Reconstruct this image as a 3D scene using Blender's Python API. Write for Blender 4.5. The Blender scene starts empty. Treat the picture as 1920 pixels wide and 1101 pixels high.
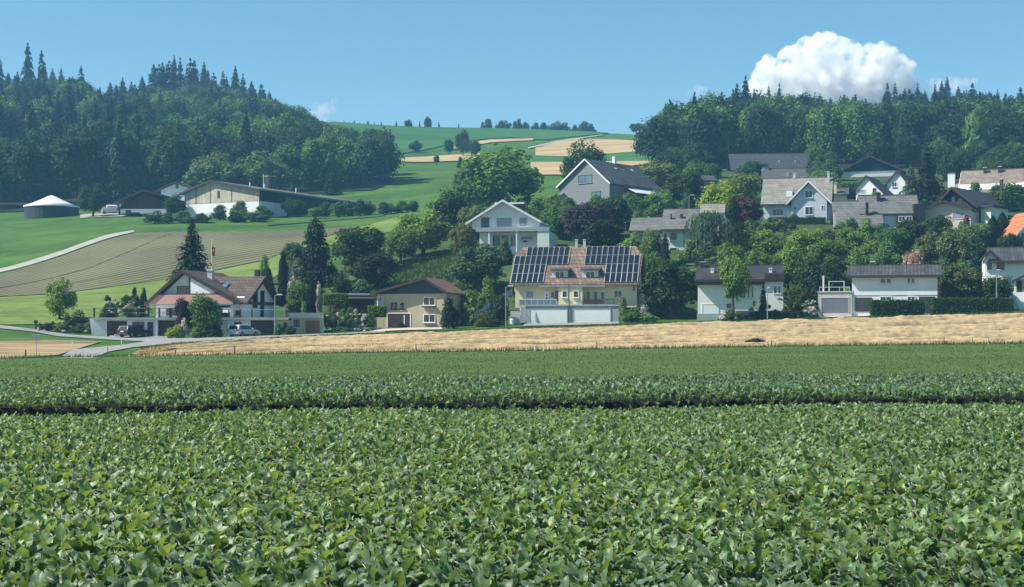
import bpy, bmesh, math, random
import numpy as np
from mathutils import Vector, Matrix
R = math.radians
scene = bpy.context.scene
col = scene.collection

# ---------------------------------------------------------------- camera, world, sun, exposure
FPX, CX, YH, ZC = 2788.0, 960.0, 620.0, 2.9      # focal length in photo pixels, principal column, horizon row, eye height
cam_data = bpy.data.cameras.new('camera')
cam_data.sensor_width = 36.0
cam_data.lens = 36.0 * FPX / 1920.0
cam_data.shift_y = (YH - 550.5) / 1920.0
cam_data.clip_start = 0.5
cam_data.clip_end = 30000.0
cam = bpy.data.objects.new('camera', cam_data)
cam.location = (0, 0, ZC)
cam.rotation_euler = (R(90), 0, 0)
col.objects.link(cam)
scene.camera = cam

SUN_ELEV, SUN_AZ = 46.0, 263.0                  # azimuth clockwise from +Y: from the left, across the slope
az, el = R(SUN_AZ), R(SUN_ELEV)
sun_vec = Vector((math.sin(az) * math.cos(el), math.cos(az) * math.cos(el), math.sin(el)))
world = bpy.data.worlds.new('World')
scene.world = world
world.use_nodes = True
wn = world.node_tree
for n in list(wn.nodes):
    wn.nodes.remove(n)
w_out = wn.nodes.new('ShaderNodeOutputWorld')
w_bg = wn.nodes.new('ShaderNodeBackground')
w_sky = wn.nodes.new('ShaderNodeTexSky')
w_sky.sky_type = 'NISHITA'
w_sky.sun_disc = False
w_sky.sun_elevation = el
w_sky.sun_rotation = az
w_sky.altitude = 600
w_sky.air_density = 1.0
w_sky.dust_density = 0.3
w_sky.ozone_density = 2.5
w_hsv = wn.nodes.new('ShaderNodeHueSaturation')
w_hsv.inputs['Hue'].default_value = 0.482
w_hsv.inputs['Saturation'].default_value = 1.17
w_bg.inputs['Strength'].default_value = 0.071
wn.links.new(w_sky.outputs[0], w_hsv.inputs['Color'])
wn.links.new(w_hsv.outputs[0], w_bg.inputs['Color'])
wn.links.new(w_bg.outputs[0], w_out.inputs['Surface'])

sun_data = bpy.data.lights.new('sun', 'SUN')
sun_data.energy = 4.4
sun_data.angle = R(0.53)
sun_data.color = (1.0, 0.95, 0.86)
sun = bpy.data.objects.new('sun', sun_data)
sun.rotation_euler = (-sun_vec).to_track_quat('-Z', 'Y').to_euler()
sun.location = (-200, 200, 300)
col.objects.link(sun)

scene.view_settings.view_transform = 'Standard'
scene.view_settings.look = 'None'
scene.view_settings.gamma = 1.0
scene.view_settings.use_curve_mapping = False
scene.view_settings.exposure = 0.96
scene.cycles.max_bounces = 12
scene.cycles.diffuse_bounces = 3
scene.cycles.glossy_bounces = 2
scene.cycles.transmission_bounces = 3
scene.cycles.volume_bounces = 12
scene.cycles.transparent_max_bounces = 4
scene.cycles.use_denoising = True
scene.cycles.use_fast_gi = False

rng = np.random.default_rng(7)
random.seed(7)

# ---------------------------------------------------------------- materials
MAT = {}
def _n(nt, t, **kw):
    n = nt.nodes.new(t)
    for k, v in kw.items():
        setattr(n, k, v)
    return n

def principled(name, rough=0.7, spec=0.3):
    m = bpy.data.materials.new(name)
    m.use_nodes = True
    nt = m.node_tree
    b = nt.nodes['Principled BSDF']
    b.inputs['Roughness'].default_value = rough
    b.inputs['Specular IOR Level'].default_value = spec
    return m, nt, b

def ramp(nt, fac, stops):
    r = _n(nt, 'ShaderNodeValToRGB')
    el_ = r.color_ramp.elements
    while len(el_) < len(stops):
        el_.new(0.5)
    for e, (p, c) in zip(el_, stops):
        e.position = p
        e.color = (c[0], c[1], c[2], 1)
    nt.links.new(fac, r.inputs[0])
    return r.outputs[0]

def scale_c(c, k):
    return tuple(min(1.0, x * k) for x in c)

def mat_plain(name, c, rough=0.7, var=0.12, scale=1.5, spec=0.3, bump=0.0, streak=False, metallic=0.0):
    """a plain painted / plastered / metal surface with faint large and small blotches"""
    m, nt, b = principled(name, rough, spec)
    tc = _n(nt, 'ShaderNodeTexCoord')
    mp = _n(nt, 'ShaderNodeMapping')
    if streak:
        mp.inputs['Scale'].default_value = (1, 1, 0.12)
    nt.links.new(tc.outputs['Object'], mp.inputs[0])
    no = _n(nt, 'ShaderNodeTexNoise')
    no.inputs['Scale'].default_value = scale
    no.inputs['Detail'].default_value = 6
    no.inputs['Roughness'].default_value = 0.65
    nt.links.new(mp.outputs[0], no.inputs['Vector'])
    o = ramp(nt, no.outputs['Fac'], [(0.3, scale_c(c, 1 - var)), (0.7, scale_c(c, 1 + var))])
    nt.links.new(o, b.inputs['Base Color'])
    b.inputs['Metallic'].default_value = metallic
    if bump:
        bp = _n(nt, 'ShaderNodeBump')
        bp.inputs['Strength'].default_value = bump
        bp.inputs['Distance'].default_value = 0.05
        nt.links.new(no.outputs['Fac'], bp.inputs['Height'])
        nt.links.new(bp.outputs[0], b.inputs['Normal'])
    MAT[name] = m
    return m

def mat_roof(name, c1, c2, course=0.34, vert=False, rough=0.75, strength=0.6, joint=0.07):
    """tile or sheet roof: courses run level (or ribs run down the slope) with blotchy weathering"""
    m, nt, b = principled(name, rough, 0.25)
    tc = _n(nt, 'ShaderNodeTexCoord')
    br = _n(nt, 'ShaderNodeTexBrick')
    mp = _n(nt, 'ShaderNodeMapping')
    if vert:
        mp.inputs['Rotation'].default_value = (0, 0, 0)
        sep = _n(nt, 'ShaderNodeSeparateXYZ'); cmb = _n(nt, 'ShaderNodeCombineXYZ')
        nt.links.new(tc.outputs['Object'], sep.inputs[0])
        nt.links.new(sep.outputs['X'], cmb.inputs['Y']); nt.links.new(sep.outputs['Z'], cmb.inputs['X'])
    else:
        sep = _n(nt, 'ShaderNodeSeparateXYZ'); cmb = _n(nt, 'ShaderNodeCombineXYZ')
        add = _n(nt, 'ShaderNodeMath', operation='ADD')
        nt.links.new(tc.outputs['Object'], sep.inputs[0])
        nt.links.new(sep.outputs['X'], add.inputs[0]); nt.links.new(sep.outputs['Y'], add.inputs[1])
        nt.links.new(add.outputs[0], cmb.inputs['X']); nt.links.new(sep.outputs['Z'], cmb.inputs['Y'])
    nt.links.new(cmb.outputs[0], br.inputs['Vector'])
    br.inputs['Scale'].default_value = 1.0
    br.inputs['Brick Width'].default_value = course * (6 if vert else 1.2)
    br.inputs['Row Height'].default_value = course
    br.inputs['Mortar Size'].default_value = course * joint
    br.inputs['Mortar Smooth'].default_value = 0.6
    br.inputs['Color1'].default_value = (*c1, 1)
    br.inputs['Color2'].default_value = (*c2, 1)
    br.inputs['Mortar'].default_value = (*scale_c(c1, 0.45), 1)
    no = _n(nt, 'ShaderNodeTexNoise')
    no.inputs['Scale'].default_value = 0.8
    no.inputs['Detail'].default_value = 8
    nt.links.new(tc.outputs['Object'], no.inputs['Vector'])
    o2 = ramp(nt, no.outputs['Fac'], [(0.3, (0.72, 0.72, 0.70)), (0.7, (1.15, 1.12, 1.1))])
    mx = _n(nt, 'ShaderNodeMix', data_type='RGBA', blend_type='MULTIPLY')
    mx.inputs['Factor'].default_value = 1.0
    nt.links.new(br.outputs['Color'], mx.inputs['A']); nt.links.new(o2, mx.inputs['B'])
    nt.links.new(mx.outputs['Result'], b.inputs['Base Color'])
    bp = _n(nt, 'ShaderNodeBump')
    bp.inputs['Strength'].default_value = strength
    bp.inputs['Distance'].default_value = 0.04
    bp.invert = True
    nt.links.new(br.outputs['Fac'], bp.inputs['Height'])
    nt.links.new(bp.outputs[0], b.inputs['Normal'])
    MAT[name] = m
    return m

def mat_boards(name, c, width=0.25, rough=0.8, var=0.25):
    """vertical board cladding"""
    m, nt, b = principled(name, rough, 0.2)
    tc = _n(nt, 'ShaderNodeTexCoord')
    sep = _n(nt, 'ShaderNodeSeparateXYZ'); cmb = _n(nt, 'ShaderNodeCombineXYZ')
    add = _n(nt, 'ShaderNodeMath', operation='ADD')
    nt.links.new(tc.outputs['Object'], sep.inputs[0])
    nt.links.new(sep.outputs['X'], add.inputs[0]); nt.links.new(sep.outputs['Y'], add.inputs[1])
    nt.links.new(add.outputs[0], cmb.inputs['Y']); nt.links.new(sep.outputs['Z'], cmb.inputs['X'])
    br = _n(nt, 'ShaderNodeTexBrick')
    br.inputs['Scale'].default_value = 1.0
    br.inputs['Brick Width'].default_value = 40.0
    br.inputs['Row Height'].default_value = width
    br.inputs['Mortar Size'].default_value = width * 0.05
    br.inputs['Color1'].default_value = (*scale_c(c, 1 - var), 1)
    br.inputs['Color2'].default_value = (*scale_c(c, 1 + var), 1)
    br.inputs['Mortar'].default_value = (*scale_c(c, 0.4), 1)
    nt.links.new(cmb.outputs[0], br.inputs['Vector'])
    no = _n(nt, 'ShaderNodeTexNoise')
    no.inputs['Scale'].default_value = 0.6
    no.inputs['Detail'].default_value = 6
    nt.links.new(tc.outputs['Object'], no.inputs['Vector'])
    o2 = ramp(nt, no.outputs['Fac'], [(0.3, (0.75, 0.75, 0.75)), (0.7, (1.1, 1.08, 1.05))])
    mx = _n(nt, 'ShaderNodeMix', data_type='RGBA', blend_type='MULTIPLY')
    mx.inputs['Factor'].default_value = 1.0
    nt.links.new(br.outputs['Color'], mx.inputs['A']); nt.links.new(o2, mx.inputs['B'])
    nt.links.new(mx.outputs['Result'], b.inputs['Base Color'])
    MAT[name] = m
    return m

def mat_leaf(name, c, trans=0.3, rough=0.7, spec=0.15, var=0.35, tcol=None, bump=0.0, sheen=0.0, aged=False):
    """foliage: every leaf its own shade, some light passing through it"""
    m = bpy.data.materials.new(name)
    m.use_nodes = True
    nt = m.node_tree
    b = nt.nodes['Principled BSDF']
    out = nt.nodes['Material Output']
    b.inputs['Roughness'].default_value = rough
    b.inputs['Specular IOR Level'].default_value = spec
    if sheen:
        b.inputs['Sheen Weight'].default_value = sheen
        b.inputs['Sheen Roughness'].default_value = 0.4
    geo = _n(nt, 'ShaderNodeNewGeometry')
    oi = _n(nt, 'ShaderNodeObjectInfo')
    o = ramp(nt, geo.outputs['Random Per Island'], [(0.0, scale_c(c, 1 - var)), (0.6, c), (1.0, (c[0] * (1 + var * 1.3), c[1] * (1 + var), c[2] * (1 + var * 0.6)))])
    if aged:      # a few yellowing leaves
        o = ramp(nt, geo.outputs['Random Per Island'], [(0.0, scale_c(c, 1 - var)), (0.55, c), (0.955, (c[0] * (1 + var * 1.3), c[1] * (1 + var), c[2] * (1 + var * 0.6))), (0.985, (0.19, 0.255, 0.085))])
    o2 = ramp(nt, oi.outputs['Random'], [(0.0, (0.8, 0.86, 0.9)), (1.0, (1.2, 1.12, 0.95))])
    mx = _n(nt, 'ShaderNodeMix', data_type='RGBA', blend_type='MULTIPLY')
    mx.inputs['Factor'].default_value = 1.0
    nt.links.new(o, mx.inputs['A']); nt.links.new(o2, mx.inputs['B'])
    nt.links.new(mx.outputs['Result'], b.inputs['Base Color'])
    tr = _n(nt, 'ShaderNodeBsdfTranslucent')
    if bump:
        tcx = _n(nt, 'ShaderNodeTexCoord')
        nz = _n(nt, 'ShaderNodeTexNoise'); nz.inputs['Scale'].default_value = 18.0; nz.inputs['Detail'].default_value = 2
        nt.links.new(tcx.outputs['Object'], nz.inputs['Vector'])
        bp = _n(nt, 'ShaderNodeBump'); bp.inputs['Strength'].default_value = bump; bp.inputs['Distance'].default_value = 0.02
        nt.links.new(nz.outputs['Fac'], bp.inputs['Height'])
        nt.links.new(bp.outputs[0], b.inputs['Normal']); nt.links.new(bp.outputs[0], tr.inputs['Normal'])
    tm = _n(nt, 'ShaderNodeMix', data_type='RGBA', blend_type='MULTIPLY')
    tm.inputs['Factor'].default_value = 1.0
    tc_ = tcol or (1.7, 1.5, 0.6)
    tm.inputs['B'].default_value = (*tc_, 1)
    nt.links.new(mx.outputs['Result'], tm.inputs['A'])
    nt.links.new(tm.outputs['Result'], tr.inputs['Color'])
    ms = _n(nt, 'ShaderNodeMixShader')
    ms.inputs[0].default_value = trans
    nt.links.new(b.outputs[0], ms.inputs[1]); nt.links.new(tr.outputs[0], ms.inputs[2])
    nt.links.new(ms.outputs[0], out.inputs['Surface'])
    MAT[name] = m
    return m

def mat_ground(name, stops, scale=0.25, fine=3.0, bump=0.3, rough=0.95, stretch=(1, 1, 1), dist=0.15):
    m, nt, b = principled(name, rough, 0.1)
    tc = _n(nt, 'ShaderNodeTexCoord')
    mp = _n(nt, 'ShaderNodeMapping')
    mp.inputs['Scale'].default_value = stretch
    nt.links.new(tc.outputs['Object'], mp.inputs[0])
    n1 = _n(nt, 'ShaderNodeTexNoise'); n1.inputs['Scale'].default_value = scale; n1.inputs['Detail'].default_value = 5
    n2 = _n(nt, 'ShaderNodeTexNoise'); n2.inputs['Scale'].default_value = fine; n2.inputs['Detail'].default_value = 4
    n2.inputs['Roughness'].default_value = 0.7
    nt.links.new(mp.outputs[0], n1.inputs['Vector']); nt.links.new(mp.outputs[0], n2.inputs['Vector'])
    ad = _n(nt, 'ShaderNodeMath', operation='ADD')
    ml = _n(nt, 'ShaderNodeMath', operation='MULTIPLY'); ml.inputs[1].default_value = 0.5
    nt.links.new(n1.outputs['Fac'], ad.inputs[0]); nt.links.new(n2.outputs['Fac'], ad.inputs[1]); nt.links.new(ad.outputs[0], ml.inputs[0])
    o = ramp(nt, ml.outputs[0], stops)
    nt.links.new(o, b.inputs['Base Color'])
    bp = _n(nt, 'ShaderNodeBump'); bp.inputs['Strength'].default_value = bump; bp.inputs['Distance'].default_value = dist
    nt.links.new(n2.outputs['Fac'], bp.inputs['Height']); nt.links.new(bp.outputs[0], b.inputs['Normal'])
    MAT[name] = m
    return m, nt, b

# ground
mat_ground('meadow', [(0.38, (0.032, 0.080, 0.014)), (0.5, (0.052, 0.116, 0.019)), (0.62, (0.080, 0.150, 0.028))], 0.06, 0.45, 0.6, stretch=(0.6, 1, 1), dist=0.3)
mat_ground('bright_meadow', [(0.36, (0.085, 0.135, 0.032)), (0.5, (0.135, 0.190, 0.046)), (0.64, (0.195, 0.245, 0.075))], 0.12, 0.5, 0.9, stretch=(0.5, 1, 1), dist=0.5)
mat_ground('near_meadow', [(0.34, (0.045, 0.080, 0.022)), (0.5, (0.070, 0.115, 0.032)), (0.66, (0.10, 0.15, 0.045))], 0.10, 0.9, 0.5, stretch=(0.4, 1, 1))
mat_ground('crop', [(0.38, (0.026, 0.085, 0.024)), (0.5, (0.042, 0.120, 0.034)), (0.62, (0.062, 0.150, 0.044))], 0.025, 0.22, 0.6, stretch=(0.35, 1, 1), dist=0.5)
mat_ground('garden', [(0.35, (0.022, 0.048, 0.016)), (0.5, (0.04, 0.08, 0.024)), (0.65, (0.07, 0.115, 0.035))], 0.15, 1.2)
mat_ground('straw', [(0.43, (0.090, 0.068, 0.036)), (0.47, (0.21, 0.152, 0.080)), (0.53, (0.31, 0.228, 0.122)), (0.62, (0.44, 0.335, 0.19))], 0.25, 1.3, 0.7, stretch=(0.22, 1.5, 1), dist=0.2)  # darkest stop paints the shadows under straw clumps as streaks
mat_ground('hay', [(0.36, (0.27, 0.195, 0.10)), (0.5, (0.37, 0.27, 0.145)), (0.64, (0.46, 0.345, 0.19))], 0.05, 0.3, 0.5, stretch=(0.3, 1, 1), dist=0.4)
mat_ground('soil', [(0.35, (0.010, 0.013, 0.009)), (0.5, (0.014, 0.017, 0.012)), (0.65, (0.020, 0.022, 0.015))], 0.5, 4.0)  # nearly black: shade of the band across the beets put into the colour
mat_ground('forest_floor', [(0.35, (0.012, 0.018, 0.008)), (0.6, (0.03, 0.03, 0.015))], 0.2, 1.0)
mat_ground('asphalt', [(0.3, (0.20, 0.20, 0.20)), (0.5, (0.25, 0.25, 0.245)), (0.7, (0.30, 0.295, 0.285))], 0.3, 3.0, 0.1)
mat_ground('gravel', [(0.3, (0.25, 0.24, 0.21)), (0.5, (0.32, 0.305, 0.27)), (0.7, (0.39, 0.37, 0.33))], 0.3, 3.0, 0.2)
mat_ground('paving', [(0.3, (0.42, 0.34, 0.29)), (0.7, (0.52, 0.44, 0.38))], 0.5, 3.0, 0.1)
def make_furrows():
    m, nt, b = mat_ground('ploughed', [(0.35, (0.050, 0.046, 0.030)), (0.5, (0.085, 0.078, 0.050)), (0.65, (0.13, 0.118, 0.075))], 0.06, 0.9, 0.4)
    tc = _n(nt, 'ShaderNodeTexCoord')
    mp = _n(nt, 'ShaderNodeMapping'); mp.inputs['Rotation'].default_value = (0, 0, R(38))
    nt.links.new(tc.outputs['Object'], mp.inputs[0])
    wv = _n(nt, 'ShaderNodeTexWave'); wv.bands_direction = 'X'
    wv.inputs['Scale'].default_value = 0.13; wv.inputs['Distortion'].default_value = 1.2
    wv.inputs['Detail'].default_value = 3; wv.inputs['Detail Scale'].default_value = 0.6
    nt.links.new(mp.outputs[0], wv.inputs['Vector'])
    old = b.inputs['Base Color'].links[0].from_socket
    n3 = _n(nt, 'ShaderNodeTexNoise'); n3.inputs['Scale'].default_value = 0.035; n3.inputs['Detail'].default_value = 2
    nt.links.new(tc.outputs['Object'], n3.inputs['Vector'])
    fac = _n(nt, 'ShaderNodeMath', operation='MULTIPLY')
    rr = ramp(nt, n3.outputs['Fac'], [(0.3, (0.45, 0.45, 0.45)), (0.65, (1.0, 1.0, 1.0))])
    o3 = ramp(nt, wv.outputs['Fac'], [(0.25, (0, 0, 0)), (0.75, (1, 1, 1))])
    nt.links.new(rr, fac.inputs[0]); nt.links.new(o3, fac.inputs[1])
    mx = _n(nt, 'ShaderNodeMix', data_type='RGBA', blend_type='MIX')
    mx.inputs['B'].default_value = (0.185, 0.188, 0.090, 1)
    nt.links.new(fac.outputs[0], mx.inputs['Factor']); nt.links.new(old, mx.inputs['A'])
    nt.links.new(mx.outputs['Result'], b.inputs['Base Color'])
make_furrows()

# building
mat_plain('white_plaster', (0.74, 0.745, 0.745), 0.85, 0.07, 0.5, streak=True)
mat_plain('white_trim', (0.76, 0.76, 0.75), 0.6, 0.04)
mat_plain('cream_plaster', (0.70, 0.62, 0.40), 0.85, 0.06, 0.5, streak=True)
mat_plain('beige_plaster', (0.43, 0.375, 0.265), 0.9, 0.10, 1.0, streak=True)
mat_plain('pale_green_plaster', (0.62, 0.68, 0.60), 0.85, 0.06, 0.5, streak=True)
mat_plain('pink_plaster', (0.62, 0.52, 0.44), 0.85, 0.06, 0.5, streak=True)
mat_plain('grey_plaster', (0.19, 0.20, 0.21), 0.85, 0.05, 0.6, streak=True)
mat_plain('blue_grey_plaster', (0.50, 0.55, 0.60), 0.85, 0.05, 0.6, streak=True)
mat_plain('concrete', (0.50, 0.495, 0.46), 0.85, 0.14, 0.8, streak=True)
mat_plain('grey_concrete', (0.32, 0.355, 0.385), 0.85, 0.08, 0.8, streak=True)
mat_plain('garage_white', (0.78, 0.80, 0.81), 0.5, 0.03)
mat_plain('garage_grey', (0.17, 0.185, 0.21), 0.5, 0.05)
mat_plain('garage_maroon', (0.075, 0.032, 0.035), 0.55, 0.1)
mat_plain('garage_brown', (0.20, 0.085, 0.06), 0.55, 0.1)
mat_plain('dark_brown', (0.045, 0.03, 0.028), 0.6, 0.15)
mat_plain('dark_frame', (0.05, 0.04, 0.038), 0.5, 0.1)
mat_plain('salmon_board', (0.52, 0.29, 0.25), 0.8, 0.06, streak=True)
mat_plain('shutter_grey', (0.30, 0.32, 0.34), 0.6, 0.05)
mat_plain('black_metal', (0.02, 0.02, 0.022), 0.45, 0.1)
mat_plain('grey_metal', (0.35, 0.37, 0.38), 0.4, 0.08, metallic=0.6)
mat_plain('pale_metal', (0.55, 0.57, 0.58), 0.45, 0.05)
mat_plain('silver_roof', (0.68, 0.70, 0.72), 0.5, 0.05)
mat_plain('tank_wall', (0.028, 0.038, 0.052), 0.7, 0.35, 1.2, streak=True)
mat_plain('tank_roof', (0.66, 0.67, 0.68), 0.6, 0.03)
mat_plain('navy_board', (0.035, 0.05, 0.07), 0.7, 0.2, streak=True)
mat_plain('stone', (0.27, 0.26, 0.235), 0.9, 0.35, 2.5, bump=0.5)
mat_plain('wood_post', (0.14, 0.10, 0.07), 0.85, 0.25, 3)
mat_plain('pale_wood', (0.42, 0.36, 0.27), 0.85, 0.15, 2)
mat_plain('flag_red', (0.55, 0.03, 0.03), 0.8, 0.1)
mat_plain('terracotta', (0.50, 0.22, 0.12), 0.8, 0.1)
mat_plain('bin_green', (0.02, 0.05, 0.04), 0.5, 0.1)
mat_plain('trunk_bark', (0.075, 0.058, 0.042), 0.95, 0.3, 4, bump=0.4)
mat_plain('dark_window', (0.012, 0.017, 0.022), 0.08, 0.2, 0.6, spec=0.7)
mat_plain('blue_window', (0.10, 0.16, 0.22), 0.10, 0.2, 0.6, spec=0.7)
mat_plain('car_black', (0.012, 0.013, 0.015), 0.25, 0.05, spec=0.6)
mat_plain('car_silver', (0.55, 0.57, 0.58), 0.3, 0.03, spec=0.6)
mat_plain('tyre', (0.015, 0.015, 0.015), 0.9, 0.1)
mat_plain('tail_light', (0.30, 0.015, 0.012), 0.3, 0.05)
mat_plain('solar_cell', (0.010, 0.014, 0.026), 0.28, 0.15, 0.8, spec=0.3)
mat_plain('straw_swath', (0.37, 0.275, 0.15), 0.95, 0.35, 1.2, bump=0.8)
mat_roof('tile_brown', (0.10, 0.075, 0.064), (0.135, 0.10, 0.085), 0.4, joint=0.12)
mat_roof('tile_salmon', (0.28, 0.20, 0.16), (0.165, 0.115, 0.092), 0.52, strength=1.0, joint=0.16)
mat_roof('tile_dark', (0.036, 0.037, 0.041), (0.055, 0.054, 0.056), strength=0.9)
mat_roof('tile_rust', (0.22, 0.12, 0.095), (0.27, 0.15, 0.115))
mat_roof('tile_pink', (0.23, 0.19, 0.16), (0.275, 0.222, 0.185))
mat_roof('tile_orange', (0.46, 0.15, 0.07), (0.54, 0.19, 0.09), 0.5)
mat_roof('eternit_grey', (0.135, 0.14, 0.138), (0.165, 0.168, 0.163), 0.5, strength=0.4)
mat_roof('eternit_pale', (0.215, 0.212, 0.188), (0.255, 0.25, 0.222), 0.5, strength=0.4)
mat_roof('slate', (0.075, 0.084, 0.094), (0.10, 0.108, 0.118), 0.4, strength=0.4)
mat_roof('slate_dark', (0.045, 0.055, 0.068), (0.06, 0.07, 0.083), 0.4, strength=0.4)
mat_roof('ribbed_roof', (0.055, 0.057, 0.062), (0.085, 0.086, 0.088), 0.45, vert=True, strength=0.9)
mat_boards('barn_boards', (0.50, 0.44, 0.35), 0.5, var=0.12)
mat_boards('dark_boards', (0.042, 0.04, 0.042), 0.4)
mat_boards('black_boards', (0.018, 0.03, 0.04), 0.4)

# foliage
mat_leaf('leaf_mid', (0.0854, 0.1786, 0.0466))
mat_leaf('leaf_bright', (0.1381, 0.2519, 0.0569))
mat_leaf('leaf_dark', (0.0344, 0.0757, 0.0275))
mat_leaf('leaf_darkest', (0.0216, 0.0480, 0.0216), 0.2)
mat_leaf('leaf_blue', (0.0585, 0.1235, 0.0715))
mat_leaf('leaf_pale', (0.120, 0.185, 0.080))
mat_leaf('leaf_yellow', (0.215, 0.310, 0.030), 0.35)
mat_leaf('leaf_olive', (0.105, 0.135, 0.048))
mat_leaf('leaf_purple', (0.050, 0.041, 0.058), 0.25, tcol=(1.4, 0.8, 0.9))
mat_leaf('leaf_red', (0.1300, 0.0585, 0.0585), 0.25, tcol=(1.5, 0.8, 0.8))
mat_leaf('leaf_forest', (0.0280, 0.0560, 0.0300))
mat_leaf('needle_dark', (0.0130, 0.0290, 0.0190), 0.12)
mat_leaf('needle_mid', (0.0200, 0.0430, 0.0260), 0.15)
mat_leaf('needle_blue', (0.0540, 0.1020, 0.0720), 0.15)
mat_leaf('hedge_leaf', (0.0420, 0.0960, 0.0264), 0.2)
mat_leaf('hedge_lime', (0.1500, 0.2300, 0.0300), 0.3)
mat_leaf('blossom_white', (0.5500, 0.5000, 0.4200), 0.2, tcol=(1, 1, 1))
mat_leaf('blossom_pink', (0.4200, 0.2700, 0.2400), 0.2, tcol=(1, 1, 1))
mat_leaf('beet_leaf', (0.120, 0.214, 0.090), 0.38, rough=0.48, spec=0.6, var=0.45, tcol=(1.65, 1.45, 0.55), bump=0.4, sheen=0.6, aged=True)
mat_leaf('grass_blade', (0.0800, 0.1350, 0.0360), 0.3)
mat_leaf('straw_blade', (0.4000, 0.2900, 0.1450), 0.2, tcol=(1, 1, 1))

# ---------------------------------------------------------------- object helpers
def tag(o, label=None, category=None, group=None, kind=None):
    if label: o['label'] = label
    if category: o['category'] = category
    if group: o['group'] = group
    if kind: o['kind'] = kind
    return o

def empty(name, loc=(0, 0, 0), rz=0.0):
    o = bpy.data.objects.new(name, None)
    o.empty_display_size = 0.5
    o.location = loc
    o.rotation_euler = (0, 0, rz)
    col.objects.link(o)
    return o

def link_mesh(name, me, mat=None, parent=None):
    o = bpy.data.objects.new(name, me)
    if mat is not None and len(me.materials) == 0:
        me.materials.append(MAT[mat] if isinstance(mat, str) else mat)
    col.objects.link(o)
    if parent is not None:
        o.parent = parent
    return o

def np_mesh(name, verts, faces, smooth=False):
    """verts (n,3), faces (m,k) with constant k"""
    verts = np.asarray(verts, dtype=np.float32); faces = np.asarray(faces, dtype=np.int32)
    me = bpy.data.meshes.new(name)
    me.vertices.add(len(verts)); me.vertices.foreach_set('co', verts.ravel())
    k = faces.shape[1]
    me.loops.add(faces.size); me.loops.foreach_set('vertex_index', faces.ravel())
    me.polygons.add(len(faces))
    me.polygons.foreach_set('loop_start', np.arange(0, faces.size, k, dtype=np.int32))
    me.polygons.foreach_set('loop_total', np.full(len(faces), k, dtype=np.int32))
    if smooth:
        me.polygons.foreach_set('use_smooth', np.ones(len(faces), dtype=bool))
    me.update(calc_edges=True)
    return me

class MB:
    def __init__(self): self.v, self.f = [], []
    def box(self, x0, x1, y0, y1, z0, z1):
        b = len(self.v)
        self.v += [(x0, y0, z0), (x1, y0, z0), (x1, y1, z0), (x0, y1, z0), (x0, y0, z1), (x1, y0, z1), (x1, y1, z1), (x0, y1, z1)]
        self.f += [tuple(b + i for i in q) for q in ((0, 3, 2, 1), (4, 5, 6, 7), (0, 1, 5, 4), (1, 2, 6, 5), (2, 3, 7, 6), (3, 0, 4, 7))]
        return self
    def prism(self, pts, y0, y1):
        """polygon in x,z (counter-clockwise seen from -y) swept from y0 to y1"""
        b, n = len(self.v), len(pts)
        self.v += [(x, y0, z) for x, z in pts] + [(x, y1, z) for x, z in pts]
        self.f.append(tuple(b + i for i in range(n)))
        self.f.append(tuple(b + n + i for i in reversed(range(n))))
        for i in range(n):
            j = (i + 1) % n
            self.f.append((b + j, b + i, b + n + i, b + n + j))
        return self
    def prism_x(self, pts, x0, x1):
        """polygon in y,z swept along x"""
        b, n = len(self.v), len(pts)
        self.v += [(x0, y, z) for y, z in pts] + [(x1, y, z) for y, z in pts]
        self.f.append(tuple(b + i for i in reversed(range(n))))
        self.f.append(tuple(b + n + i for i in range(n)))
        for i in range(n):
            j = (i + 1) % n
            self.f.append((b + i, b + j, b + n + j, b + n + i))
        return self
    def tube(self, p0, p1, r0, r1=None, n=8):
        r1 = r0 if r1 is None else r1
        p0, p1 = Vector(p0), Vector(p1)
        d = (p1 - p0).normalized()
        a = d.orthogonal().normalized(); c = d.cross(a)
        b = len(self.v)
        for p, r in ((p0, r0), (p1, r1)):
            for i in range(n):
                t = 2 * math.pi * i / n
                self.v.append(tuple(p + (a * math.cos(t) + c * math.sin(t)) * r))
        for i in range(n):
            j = (i + 1) % n
            self.f.append((b + i, b + j, b + n + j, b + n + i))
        self.f.append(tuple(b + i for i in reversed(range(n)))); self.f.append(tuple(b + n + i for i in range(n)))
        return self
    def build(self, name, mat, parent=None, bevel=0.0):
        me = bpy.data.meshes.new(name)
        me.from_pydata(self.v, [], self.f)
        bm = bmesh.new(); bm.from_mesh(me)
        bmesh.ops.recalc_face_normals(bm, faces=bm.faces)
        if bevel:
            bmesh.ops.bevel(bm, geom=list(bm.edges), offset=bevel, segments=1, affect='EDGES', clamp_overlap=True)
        bm.to_mesh(me); bm.free()
        return link_mesh(name, me, mat, parent)

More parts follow.
